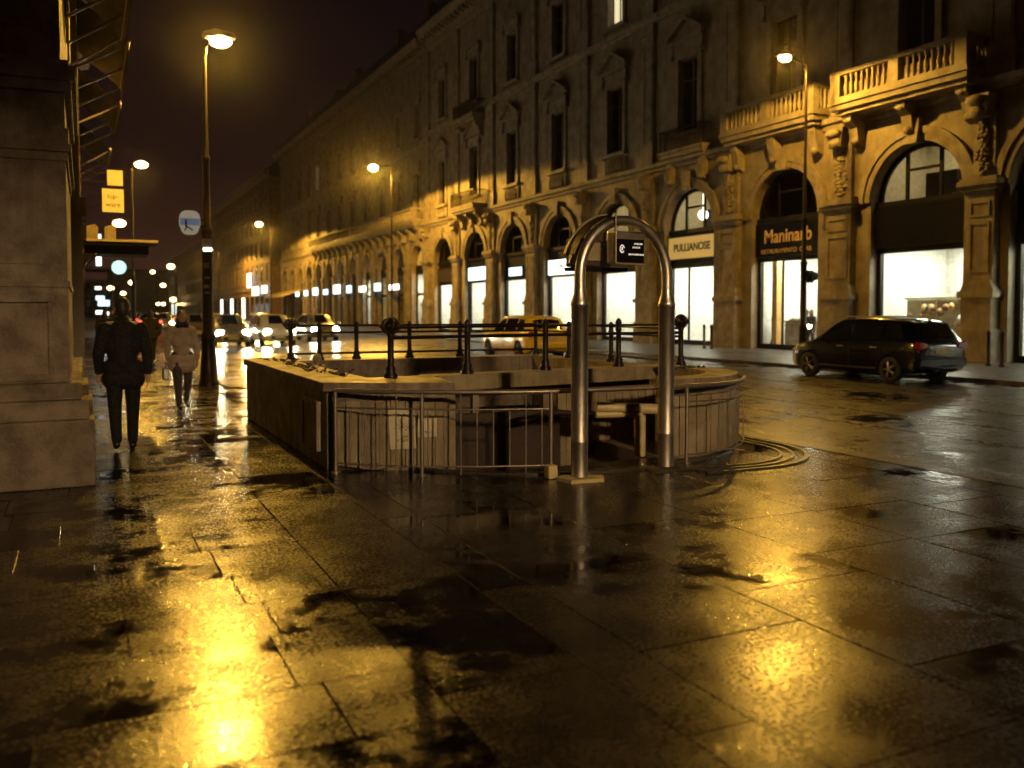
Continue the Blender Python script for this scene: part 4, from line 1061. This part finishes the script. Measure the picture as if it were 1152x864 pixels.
# steel arch
sa = thing('steel_arch', 'brushed steel hoop arch on two thick legs over the metro steps', 'arch', (4.815, 7.44, 0))
L_, R_ = Vector((4.27, 7.38)), Vector((5.36, 7.50)); mid = (L_ + R_) / 2; ax = (R_ - L_).normalized(); rad = (R_ - L_).length / 2
for p in (L_, R_):
    b = MB(); b.lathe((p.x, p.y, 0), [(.085, .03), (.082, .05), (.082, .36), (.0835, .365), (.0835, .375), (.082, .38), (.082, 1.66), (.088, 1.665), (.088, 1.70), (.084, 1.71), (.056, 1.80), (.055, 1.84)], 28); b.build('leg', M['steel'], sa)
    b = MB(); b.lathe((p.x, p.y, 0), [(.16, .0), (.16, .018), (.12, .03), (.1, .034)], 20)
    for q in range(6): b.cyl((p.x + .135 * math.cos(q * PI / 3), p.y + .135 * math.sin(q * PI / 3), .018), (p.x + .135 * math.cos(q * PI / 3), p.y + .135 * math.sin(q * PI / 3), .035), .012, n=6)
    b.build('base_plate', M['rust'], sa)
ZS = 1.96
hoop = [(L_.x, L_.y, 1.83), (L_.x, L_.y, ZS)] + [(mid.x - ax.x * rad * math.cos(PI * q / 28), mid.y - ax.y * rad * math.cos(PI * q / 28), ZS + rad * math.sin(PI * q / 28)) for q in range(1, 28)] + [(R_.x, R_.y, ZS), (R_.x, R_.y, 1.83)]
b = MB(); b.tube(hoop, .052, 16); b.build('hoop', M['steel'], sa)
# small hood bent over the left shoulder of the hoop
hd = MB(); k0, k1 = 3, 13; rr = rad + .075; bd = Vector((-ax.y, ax.x))
def hp(q, off, r_): 
    return (mid.x - ax.x * r_ * math.cos(PI * q / 28) + bd.x * off, mid.y - ax.y * r_ * math.cos(PI * q / 28) + bd.y * off, ZS + r_ * math.sin(PI * q / 28))
for q in range(k0, k1):
    hd.quad(hp(q, .03, rr), hp(q + 1, .03, rr), hp(q + 1, .2, rr), hp(q, .2, rr)); hd.quad(hp(q, .03, rr - .012), hp(q, .2, rr - .012), hp(q + 1, .2, rr - .012), hp(q + 1, .03, rr - .012))
hd.build('hood', M['iron'], sa)
b = MB(); b.tube([hp(q, .2, rr) for q in range(k0, k1 + 1)], .013, 6); b.tube([hp(k0 + 2, .2, rr), hp(k0 + 2, .05, rad)], .012, 6); b.tube([hp(q, .2, rad) for q in (k0 - 1, k0, k0 + 1)] , .02, 6); b.build('hood_edge', M['brass'], sa)
sg = thing('metro_sign', 'small black hanging sign with a white emblem inside the steel arch', 'sign', (4.93, 7.46, 2.1))
sgo = Vector((mid.x + ax.x * .0, mid.y + ax.y * .0))
def sx(s_, off, z): p = mid + ax * s_ - bd * (-off); return (p.x, p.y, z)
def obox(mb, s0, s1, o0, o1, z0, z1):
    mb.add([sx(s, o, z) for z in (z0, z1) for o in (o0, o1) for s in (s0, s1)], [(0, 2, 3, 1), (4, 5, 7, 6), (0, 1, 5, 4), (2, 6, 7, 3), (0, 4, 6, 2), (1, 3, 7, 5)])
b = MB(); obox(b, -.18, .19, -.07, .07, 2.08, 2.40); bevel(b.build('casing', M['steel'], sg), .02)
b = MB(); obox(b, -.165, .175, -.078, -.071, 2.095, 2.32); b.build('black_face', M['black'], sg)
b = MB(); c0 = mid + ax * (-.02)
for q in range(20):
    a = q / 20 * 1.75 * PI + .2
    p0 = (-.03 + .028 * math.cos(a), 2.235 + .035 * math.sin(a)) if a < 1.9 * PI else None
    a2 = (q + 1) / 20 * 1.75 * PI + .2
    if p0: b.add([sx(-.10 + r_ * math.cos(t_), -.0795, 2.225 + r_ * 1.35 * math.sin(t_)) for r_, t_ in ((.020, a), (.031, a), (.031, a2), (.020, a2))], [(0, 1, 2, 3)])
b.add([sx(-.10 + q_[0], -.0795, 2.225 + q_[1]) for q_ in ((-.012, -.015), (.01, -.01), (.008, .02), (-.01, .015))], [(0, 1, 2, 3)])
M['mark_glow'] = emit('white_mark_glow', (.8, .78, .7), .55); b.build('emblem', M['mark_glow'], sg)  # emission added to lift the white emblem and writing; not a lit screen
b = MB(); r = random.Random(2)
for (s0, s1, z) in ((.05, .15, 2.27), (.03, .12, 2.235), (-.02, .16, 2.165)):
    s_ = s0
    while s_ < s1:
        w = r.uniform(.006, .016); b.add([sx(s_, -.0795, z), sx(s_ + w, -.0795, z + r.uniform(-.003, .003)), sx(s_ + w, -.0795, z + .018), sx(s_, -.0795, z + r.uniform(.012, .02))], [(0, 1, 2, 3)]); s_ += w + .006
b.build('small_writing', M['mark_glow'], sg)
b = MB(); p = sx(-.18, -.08, 0); b.tube([(p[0], p[1], 2.085), (p[0], p[1], ZS + rad + .06)], .009, 6); b.tube([(p[0], p[1], 2.085), sx(.19, -.08, 2.075)], .009, 6); b.build('hanger', M['brass'], sg)
bx = thing('metal_box', 'brown metal box hanging behind the black sign inside the arch', 'box', (4.6, 7.6, 2.1))
b = MB(); obox(b, -.42, -.12, .22, .42, 2.06, 2.34); bevel(b.build('case', M['rust'], bx), .015)
b = MB(); obox(b, -.42, .2, .2, .44, 2.02, 2.055); b.build('shelf', M['black'], bx)
b = MB(); obox(b, -.38, -.12, .205, .219, 2.12, 2.30); b.build('front_panel', M['cladding'], bx)
b = MB(); b.prism([(4.08, 7.2), (4.42, 7.17), (4.5, 7.32), (4.15, 7.5), (4.04, 7.42)], 0, .035); tag(b.build('stone_slab', M['cream']), 'flat yellowish stone slab under the left leg of the arch', 'stone slab')
b = MB(); b.prism([(5.1, 7.3), (5.72, 7.32), (5.7, 7.55), (5.15, 7.6)], 0, .016); tag(b.build('stone_slab', M['kerb']), 'thin worn slab under the right leg of the arch', 'stone slab')
b = MB(); b.box(4.0, 4.1, 7.5, 7.6, .0, .13); bevel(tag(b.build('bollard_stub', M['cream']), 'short yellow stub beside the left leg of the arch', 'stub'), .01)

# ------------------------------------------------------------------ cars
def car_model(paint, lights='off', label='', group=None):
    t = thing('parked_car' if lights == 'off' else 'car', label, 'car', group=group)
    S = [  # y, half width, bottom, belt z, roof half width, top z
        (-2.13, .70, .42, .72, .62, .78), (-2.12, .80, .34, .86, .70, .92), (-2.06, .84, .30, .96, .72, 1.00), (-1.96, .855, .24, .99, .70, 1.16), (-1.76, .865, .21, 1.0, .65, 1.43),
        (-1.5, .87, .20, 1.0, .635, 1.50), (-.9, .875, .19, .985, .63, 1.545), (-.2, .875, .19, .965, .63, 1.55), (.35, .875, .19, .95, .62, 1.51), (.62, .873, .19, .945, .62, 1.42),
        (.9, .87, .19, .94, .66, 1.23), (1.2, .865, .20, .93, .72, 1.02), (1.35, .86, .20, .91, .70, .965), (1.75, .84, .22, .84, .66, .885), (2.0, .78, .25, .72, .58, .775), (2.1, .66, .30, .60, .48, .64), (2.13, .5, .36, .52, .4, .55)]
    def ring(y, w, zb, zl, wt, zt):
        h = [(w * .55, zb), (w * .93, zb + .015), (w * .985, zb + .09), (w, zb + (zl - zb) * .38), (w, zb + (zl - zb) * .62), (w * .985, zl - .05), (w * .955, zl), (wt * 1.03, zt - .05), (wt * .93, zt), (wt * .6, zt + .018)]
        return [(x, y, z) for x, z in h] + [(0, y, zt + .025)] + [(-x, y, z) for x, z in reversed(h)] + [(0, y, zb)]
    rings = [ring(*s_) for s_ in S]; n = len(rings[0]); b = MB()
    vs = [v for r_ in rings for v in r_]; fsx = []
    for i in range(len(S) - 1):
        for k in range(n): fsx.append((i * n + k, i * n + (k + 1) % n, (i + 1) * n + (k + 1) % n, (i + 1) * n + k))
    fsx += [tuple(range(n)), tuple(range((len(S) - 1) * n, len(S) * n))]
    b.add(vs, fsx, True); body = b.build('body', [paint, M['plastic']], t)
    cut = MB()
    for y in (-1.32, 1.33):
        for s_ in (-1, 1): cut.cyl((s_ * .55, y, .31), (s_ * 1.0, y, .31), .365, n=28, smooth=False)
    co = cut.build('cut', M['plastic'])
    md = body.modifiers.new('b', 'BOOLEAN'); md.operation = 'DIFFERENCE'; md.object = co; md.solver = 'EXACT'
    bake(body); bpy.data.objects.remove(co)
    body.modifiers.new('e', 'EDGE_SPLIT').split_angle = math.radians(38)
    def at(y):
        for i in range(len(S) - 1):
            if S[i][0] <= y <= S[i + 1][0]:
                f = (y - S[i][0]) / (S[i + 1][0] - S[i][0]); return [S[i][k] * (1 - f) + S[i + 1][k] * f for k in range(6)]
        return S[-1]
    def side_pt(y, u, s_, e=.008):
        _, w, zb, zl, wt, zt = at(y); xa, za, xb, zb_ = w * .955, zl, wt * 1.03, zt - .05
        return (s_ * (xa + (xb - xa) * u + e), y, za + (zb_ - za) * u + e * .4)
    for s_ in (-1, 1):
        for (ya, yb, sa_, sb_) in ((-1.72, -1.12, .22, 0), (-1.02, -.12, 0, 0), (-.02, .98, 0, .58)):
            g = MB(); k = 6; lo = []; hi = []
            for q in range(k + 1):
                y = ya + (yb - ya) * q / k
                lo.append(side_pt(y, .07, s_)); y2 = ya + sa_ + (yb - sb_ - ya - sa_) * q / k; hi.append(side_pt(y2, .90, s_))
            g.add(lo + hi, [(q, q + 1, k + 2 + q, k + 1 + q) for q in range(k)]); g.build('side_window', M['carglass'], t)
        for ya in (-1.07, -.07):
            g = MB(); g.box(s_ * .872, s_ * .88, ya - .004, ya + .004, .33, .93); g.build('door_seam', M['plastic'], body)
        for ya in (-.95, -.0 + .12):
            g = MB(); g.box(s_ * .87, s_ * .905, ya, ya + .19, .82, .85); bevel(g.build('handle', M['clearlens'], t), .008)
        g = MB(); g.ball((s_ * .97, .78, 1.0), (.09, .07, .065), 12, 8); g.cyl((s_ * .85, .78, .95), (s_ * .95, .78, .98), .025, n=8); g.build('mirror', paint, t)
        g = MB(); g.box(s_ * .865, s_ * .885, -.95, .95, .30, .34); g.build('sill_strip', M['plastic'], t)
    # windscreen and rear window follow the roof surface
    def top_row(y, e):
        _, w, zb, zl, wt, zt = at(y)
        return [(x * wt, y, zt + (.025 - .09 * abs(x) ** 3) + e) for x in (-.96, -.8, -.4, 0, .4, .8, .96)]
    for nm, ys_ in (('windscreen', (.47, .6, .75, .9, 1.05, 1.17)), ('rear_window', (-2.02, -1.94, -1.86, -1.78))):
        g = MB(); rows = [top_row(y, .012) for y in ys_]; k = 7
        if nm == 'rear_window': rows = [[(x, y - .012, z) for x, y, z in r_] for r_ in rows]
        g.add([p for r_ in rows for p in r_], [(i * k + j, i * k + j + 1, (i + 1) * k + j + 1, (i + 1) * k + j) for i in range(len(rows) - 1) for j in range(k - 1)], True)
        g.build(nm, M['carglass'], t)
    tm = M['tail'] if lights == 'tail' else M['redoff']; hm = M['head'] if lights == 'head' else M['clearlens']
    for s_ in (-1, 1):
        g = MB(); g.prism_y([(s_ * .50, .86), (s_ * .82, .80), (s_ * .85, .93), (s_ * .78, 1.0), (s_ * .52, .95)], -2.16, -2.0); bevel(g.build('tail_light', tm, t), .02)
        g = MB(); g.ball((s_ * .60, 2.0, .66), (.17, .10, .10) if lights != 'head' else (.19, .10, .16), 14, 9); g.build('headlight', hm, t)
    g = MB(); g.box(-.80, .80, -2.17, -2.05, .40, .60); bevel(g.build('rear_bumper', paint, t), .03)
    g = MB(); g.box(-.26, .26, -2.158, -2.12, .70, .81); g.build('number_plate', M['plate'], t)
    g = MB(); g.box(-.45, .45, -2.15, -2.11, .845, .865); g.build('chrome_strip', M['steel'], t)
    g = MB(); g.box(-.45, .45, 2.05, 2.145, .34, .50); g.build('grille', M['plastic'], t)
    g = MB(); g.box(-.25, .25, 2.13, 2.155, .38, .48); g.build('front_plate', M['plate'], t)
    for y in (-1.32, 1.33):
        for s_ in (-1, 1):
            g = MB(); g.lathe((s_ * .77, y, .31), [(.20, -.085), (.30, -.095), (.318, -.07), (.32, 0), (.318, .07), (.30, .095), (.20, .085)], 28, axis='x'); wo = g.build('wheel', M['tyre'], t)
            g = MB(); xo = s_ * .885
            g.lathe((xo - s_ * .05, y, .31), [(.205, -.02), (.215, 0), (.205, .02)], 28, axis='x'); g.cyl((xo - s_ * .06, y, .31), (xo + s_ * .0, y, .31), .045, n=12)
            for q in range(5):
                a = q * 2 * PI / 5
                for e in (-.14, .14): g.cyl((xo - s_ * .01, y + .03 * math.cos(a), .31 + .03 * math.sin(a)), (xo - s_ * .025, y + .2 * math.cos(a + e), .31 + .2 * math.sin(a + e)), .016, .014, n=6)
            g.build('rim', M['rim'], wo)
    return t
parked = car_model(M['paint_dark'], 'off', 'dark blue-black hatchback parked at the far kerb before the bright shops')
for (x0_, nm) in ((-.55, 0), (.5, 0)):
    g = MB(); g.box(x0_, x0_ + .03, -1.5, .3, 1.565, 1.60); g.build('roof_rail', M['pipe'], parked)
parked.location = (18.36, 16.7, -.10)
taxi = car_model(M['paint_yellow'], 'off', 'yellow taxi on the road just behind the metro railing'); taxi.name = 'taxi'
taxi.location = (14.8, 29.8, -.10)
oncoming = car_model(M['paint_silver'], 'head', 'silver oncoming car with dazzling headlights left of centre, right of the tall lamp post', 'cars coming down the street')
def place(o, x, y, rz, paint=None, label=None):
    o.location = (x, y, -.1); o.rotation_euler.z = rz
    if label: o['label'] = label
    if paint:
        for c in kids(o):
            if c.name.split('.')[0] in ('body', 'mirror', 'rear_bumper'):
                for sl_ in c.material_slots[:1]: sl_.link = 'OBJECT'; sl_.material = paint
    return o
place(oncoming, 6.35, 45.7, PI)
for (x, y, p, lab) in ((8.75, 46.8, 'paint_white', 'pale oncoming car with dazzling headlights, right one of the front pair'), (5.9, 56, 'paint_silver', 'oncoming car partly hidden behind the tall left lamp post'), (10.9, 62, 'paint_white', 'white oncoming car second back on the right'), (8.1, 66, 'paint_yellow', 'yellowish oncoming car between the two front ones'), (12.3, 52, 'paint_silver', 'oncoming car at the right end of the queue, nearest the railing post'), (13.0, 74, 'paint_dark', 'dark oncoming car far back at the right of the queue'), (6.2, 84, 'paint_silver', 'distant oncoming car beside the woman\'s head')):
    place(copy_tree(oncoming), x, y, PI, M[p], lab)
tail = car_model(M['paint_dark'], 'tail', 'dark car with red tail lights just right of the third passer-by', 'cars driving away')
place(tail, 7.4, 98, 0)
for (x, y, lab) in ((4.6, 76, 'car with red tail lights nearest the left kerb, beside the walking man'), (8.6, 122, 'car with red tail lights farthest down the street'), (6.0, 110, 'car with red tail lights between the two others ahead'), (5.1, 92, 'car with red tail lights left of the third passer-by')):
    place(copy_tree(tail), x, y, 0, None, lab)

# ------------------------------------------------------------------ people
def blob(name, caps, balls, voxel, m, parent):
    b = MB()
    for p, q, r0, r1 in caps:
        p, q = Vector(p), Vector(q); b.cyl(p, q, r0, r1, n=12); b.ball(tuple(p), r0, 12, 8); b.ball(tuple(q), r1, 12, 8)
    for c, r in balls: b.ball(c, r, 14, 10)
    o = b.build(name, m, parent)
    md = o.modifiers.new('r', 'REMESH'); md.mode = 'VOXEL'; md.voxel_size = voxel; md.use_smooth_shade = True
    s_ = o.modifiers.new('s', 'SMOOTH'); s_.iterations = 3; s_.factor = .5
    bake(o); return o
def hand(caps, w, d, side):
    """palm and five curled fingers hanging from wrist w; d = forward direction sign"""
    w = Vector(w); p = w + Vector((0, -.01, -.085)); caps.append((tuple(w), tuple(p), .024, .030))
    for i, (o_, L) in enumerate(((-.03, .068), (-.01, .078), (.01, .074), (.029, .058))):
        a = p + Vector((0, o_, -.012)); b_ = a + Vector((-side * .006, 0, -L * .55)); c = b_ + Vector((-side * .018, 0, -L * .42))
        caps.append((tuple(a), tuple(b_), .0095, .009)); caps.append((tuple(b_), tuple(c), .009, .0078))
    a = w + Vector((0, -.022, -.03)); b_ = a + Vector((-side * .008, -.03, -.035)); c = b_ + Vector((-side * .006, -.008, -.032))
    caps.append((tuple(a), tuple(b_), .013, .011)); caps.append((tuple(b_), tuple(c), .011, .009))
def person(label, H=1.75, sex='m', coat='cloth_black', trousers='cloth_black', hairlen=0, step=(.10, -.12), arms=.10, vox=.009, group=None, bag=False, hood=False, hem=.80):
    """faces local -y; H scales the finished figure"""
    t = thing('person', label, 'person', group=group)
    sh = .182 if sex == 'm' else .165; hip = .095
    capsB, ballsB = [], []; capsC, ballsC = [], []; capsT = []; shoes = []
    capsB.append(((0, .0, 1.0), (0, .01, 1.38), .12, .12)); capsB.append(((-sh * .8, .01, 1.42), (sh * .8, .01, 1.42), .065, .065)); capsB.append(((0, .012, 1.42), (0, -.005, 1.56), .058, .052))
    ballsB += [((0, -.012, 1.635), (.074, .092, .112)), ((0, -.045, 1.585), (.05, .055, .055)), ((0, -.108, 1.625), (.012, .018, .018)), ((-.078, .0, 1.63), (.012, .02, .03)), ((.078, .0, 1.63), (.012, .02, .03)), ((-.03, -.095, 1.648), (.014, .01, .008)), ((.03, -.095, 1.648), (.014, .01, .008)), ((0, -.098, 1.582), (.022, .01, .008))]
    ar = .055 if sex == 'm' else .046
    capsC += [((0, 0.005, 1.02), (0, .012, 1.36), .155 if sex == 'm' else .14, .158 if sex == 'm' else .135), ((-sh, .01, 1.40), (sh, .01, 1.40), .078, .078), ((-.07, .0, 1.2), (.07, .0, 1.2), .135, .135), ((-.09, .0, hem + .14), (.09, .0, hem + .14), .135, .135), ((-.1, 0, hem + .03), (.1, 0, hem + .03), .135, .135), ((0, .01, 1.44), (0, .01, 1.49), .085, .072)]
    for s_ in (-1, 1):
        st_ = step[0] if s_ < 0 else step[1]
        hipP = (s_ * hip, 0, .93); y = -st_; lift = .0 if y < 0 else .05
        knee = (s_ * .098, y * .45 - .035, .50 + lift * .4); ank = (s_ * .09, y + .02, .085 + lift)
        capsB += [(hipP, knee, .085, .06), (knee, ank, .058, .04)]
        capsT += [(hipP, knee, .105, .075), (knee, (ank[0], ank[1], ank[2] + .02), .073, .058 if sex == 'm' else .05)]
        toe = (ank[0], ank[1] - .16, .035 + lift * .3); shoes += [((ank[0], ank[1] + .03, .045 + lift), toe, .042, .034), ((ank[0], ank[1], ank[2] + .02), (ank[0], ank[1] + .01, .05 + lift), .045, .045)]
        sw = arms * (1 if s_ < 0 else -1)
        S_ = (s_ * (sh + .015), .01, 1.40); E_ = (s_ * (sh + .075), .02 + sw * .35, 1.12); W_ = (s_ * (sh + .075), -.02 + sw, .89)
        capsB += [(S_, E_, ar, ar * .85), (E_, W_, ar * .8, .028)]
        capsC += [(S_, E_, ar + .022, ar + .012), (E_, (W_[0], W_[1], W_[2] + .02), ar + .012, .046)]
        hand(capsB, W_, 1, s_)
    blob('body', capsB, ballsB, vox * .8, M['skin'], t)
    blob('coat', capsC, ballsC, vox, M[coat], t); blob('trousers', capsT + [((-.06, 0, .95), (.06, 0, .95), .105, .105)], [], vox, M[trousers], t); blob('shoes', shoes, [], vox, M['leather'], t)
    hb = [((0, .016, 1.665), (.083, .098, .10)), ((0, .05, 1.62), (.07, .07, .09))]
    if hairlen: hb += [((0, .06, 1.55), (.085, .06, .10)), ((-.065, .02, 1.56), (.03, .05, .10)), ((.065, .02, 1.56), (.03, .05, .10))]
    blob('hair', [], hb, vox, M['hair'], t)
    if hood: blob('scarf', [((-.05, -.03, 1.49), (.05, -.03, 1.49), .07, .07)], [], vox, M['cloth_dark'], t)
    k = H / 1.75; t.scale = (k, k, k)
    return t
man = person('man in black jacket and trousers walking away on the pavement, hands at his sides', 1.77, 'm', step=(.13, -.16), arms=.09, vox=.009)
man.location = (.40, 11.25, 0); man.rotation_euler.z = PI
wom = person('woman in a tan coat walking toward us with a dark handbag', 1.63, 'f', 'cloth_tan', 'cloth_grey', 1, step=(.17, -.15), arms=.05, vox=.009, hood=True, hem=.74)
wom.location = (1.45, 15.6, 0); wom.rotation_euler.z = .08
hb = thing('handbag', 'small dark handbag in the hand of the woman in the tan coat', 'bag', (1.45 - .25, 15.6, .5))
b = MB(); b.prism_x([(15.47, .49), (15.72, .49), (15.69, .69), (15.50, .69)], 1.14, 1.24); bevel(b.build('pouch', M['leather'], hb), .02)
b = MB(); b.tube([(1.19, 15.53, .69), (1.19, 15.54, .77), (1.19, 15.6, .80), (1.19, 15.66, .77), (1.19, 15.67, .69)], .008, 6); b.build('handle', M['leather'], hb)
p3 = person('dark clothed walker between the man and the woman, seen from behind', 1.66, 'm', 'cloth_dark', 'cloth_dark', 1, step=(.12, -.12), vox=.016)
p3.location = (1.9, 30.5, 0); p3.rotation_euler.z = PI
p4 = copy_tree(p3); p4['label'] = 'passer-by far left, close to the shop fronts beside the man'; p4.location = (.62, 33, 0)
p5 = copy_tree(p3); p5['label'] = 'distant passer-by at the pavement edge ahead'; p5.location = (1.2, 47, 0); p5.rotation_euler.z = 0
p6 = copy_tree(p3); p6['label'] = 'figure standing inside the shop under the gold lettered sign'; p6.location = (27.35, 30.2, .02); p6.rotation_euler.z = 1.2
p7 = copy_tree(p3); p7['label'] = 'figure behind the counter in the shop under the gold lettered sign'; p7.location = (29.1, 30.1, .02); p7.rotation_euler.z = 1.6
p8 = copy_tree(p3); p8['label'] = 'figure just right of the lamp post in the shop under the gold lettered sign'; p8.location = (27.2, 27.9, .02); p8.rotation_euler.z = -1.6
# pot plant in the rightmost window, bins by the kerb
pp = thing('pot_plant', 'small green pot plant in the shop window at the right edge', 'plant', (27.2, 16.6, 0.25))
b = MB(); b.lathe((27.2, 16.9, .02), [(.2, 0), (.28, .5)], 14); b.build('pot', M['rust'], pp)
b = MB(); r = random.Random(4)
for i in range(70):
    a = r.random() * 2 * PI; q = r.random() * .42; z = .75 + r.random() * .75
    p = Vector((27.2 + q * math.cos(a), 16.9 + q * math.sin(a), z)); d_ = Vector((r.uniform(-1, 1), r.uniform(-1, 1), r.uniform(-.3, 1))).normalized() * .16; e_ = d_.orthogonal().normalized() * .045
    b.quad(p, p + d_ * .5 + e_, p + d_, p + d_ * .5 - e_)
b.build('leaves', M['green'], pp, fix=False)
for (x, y, lab) in ((23.9, 17.0, 'pair of dark bollards by the pillar behind the parked car, right one'), (24.0, 17.5, 'pair of dark bollards by the pillar behind the parked car, left one'), (24.2, 30.6, 'dark bollard at the pillar between the gold and cream signs'), (24.2, 31.1, 'second dark bollard at the pillar between the gold and cream signs')):
    b = MB(); b.lathe((x, y, 0), [(.08, 0), (.08, .05), (.055, .08), (.055, .9), (.07, .93), (.07, .98), (.03, 1.05)], 12); tag(b.build('bollard', M['iron']), lab, 'bollard', 'bollards on the far sidewalk')

# ------------------------------------------------------------------ sky, moon, air
w = bpy.data.worlds.new('World'); sc.world = w; w.use_nodes = True; nt = w.node_tree; nt.nodes.clear()
out = nt.nodes.new('ShaderNodeOutputWorld'); sky = nt.nodes.new('ShaderNodeTexSky'); sky.sky_type = 'NISHITA'; sky.sun_disc = False
sky.sun_elevation = math.radians(-4); sky.sun_rotation = math.radians(200)
b1 = nt.nodes.new('ShaderNodeBackground'); b1.inputs[1].default_value = .004; nt.links.new(sky.outputs[0], b1.inputs[0])
tc = nt.nodes.new('ShaderNodeTexCoord'); sp = nt.nodes.new('ShaderNodeSeparateXYZ'); nt.links.new(tc.outputs['Generated'], sp.inputs[0])
rp = nt.nodes.new('ShaderNodeValToRGB'); nt.links.new(sp.outputs[2], rp.inputs[0]); e = rp.color_ramp.elements
e[0].position = 0; e[0].color = (.040, .015, .009, 1); e[1].position = .5; e[1].color = (.0014, .0009, .0020, 1)
e2 = rp.color_ramp.elements.new(.16); e2.color = (.011, .0046, .0042, 1)
b2 = nt.nodes.new('ShaderNodeBackground'); b2.inputs[1].default_value = 1.0; nt.links.new(rp.outputs[0], b2.inputs[0])
ad = nt.nodes.new('ShaderNodeAddShader'); nt.links.new(b1.outputs[0], ad.inputs[0]); nt.links.new(b2.outputs[0], ad.inputs[1]); nt.links.new(ad.outputs[0], out.inputs[0])
ml = bpy.data.lights.new('moon', 'SUN'); ml.energy = .01; ml.angle = math.radians(.5); ml.color = (1, .9, .8); mo = bpy.data.objects.new('moon', ml); col.objects.link(mo)
mo.rotation_euler = (math.radians(55), 0, math.radians(200))

HAZE = .00016
if HAZE:
    hz = MB(); hz.box(-380, 650, -140, 900, -4, 40); m, nt, b_ = new_mat('haze'); nt.nodes.remove(b_)
    v = nt.nodes.new('ShaderNodeVolumePrincipled'); v.inputs['Density'].default_value = HAZE; v.inputs['Color'].default_value = (.9, .86, .8, 1); v.inputs['Anisotropy'].default_value = .95
    nt.links.new(v.outputs[0], nt.nodes['Material Output'].inputs['Volume'])
    ho = hz.build('haze', m); tag(ho, kind='stuff')

# ------------------------------------------------------------------ render settings
sc.render.engine = 'CYCLES'
cy = sc.cycles; cy.use_denoising = True; cy.max_bounces = 4; cy.diffuse_bounces = 2; cy.glossy_bounces = 2; cy.transparent_max_bounces = 8; cy.volume_bounces = 0
cy.caustics_reflective = False; cy.caustics_refractive = False; cy.sample_clamp_indirect = 4; cy.use_light_tree = False
sc.view_settings.view_transform = 'Standard'; sc.view_settings.look = 'None'; sc.view_settings.exposure = 0; sc.view_settings.gamma = 1
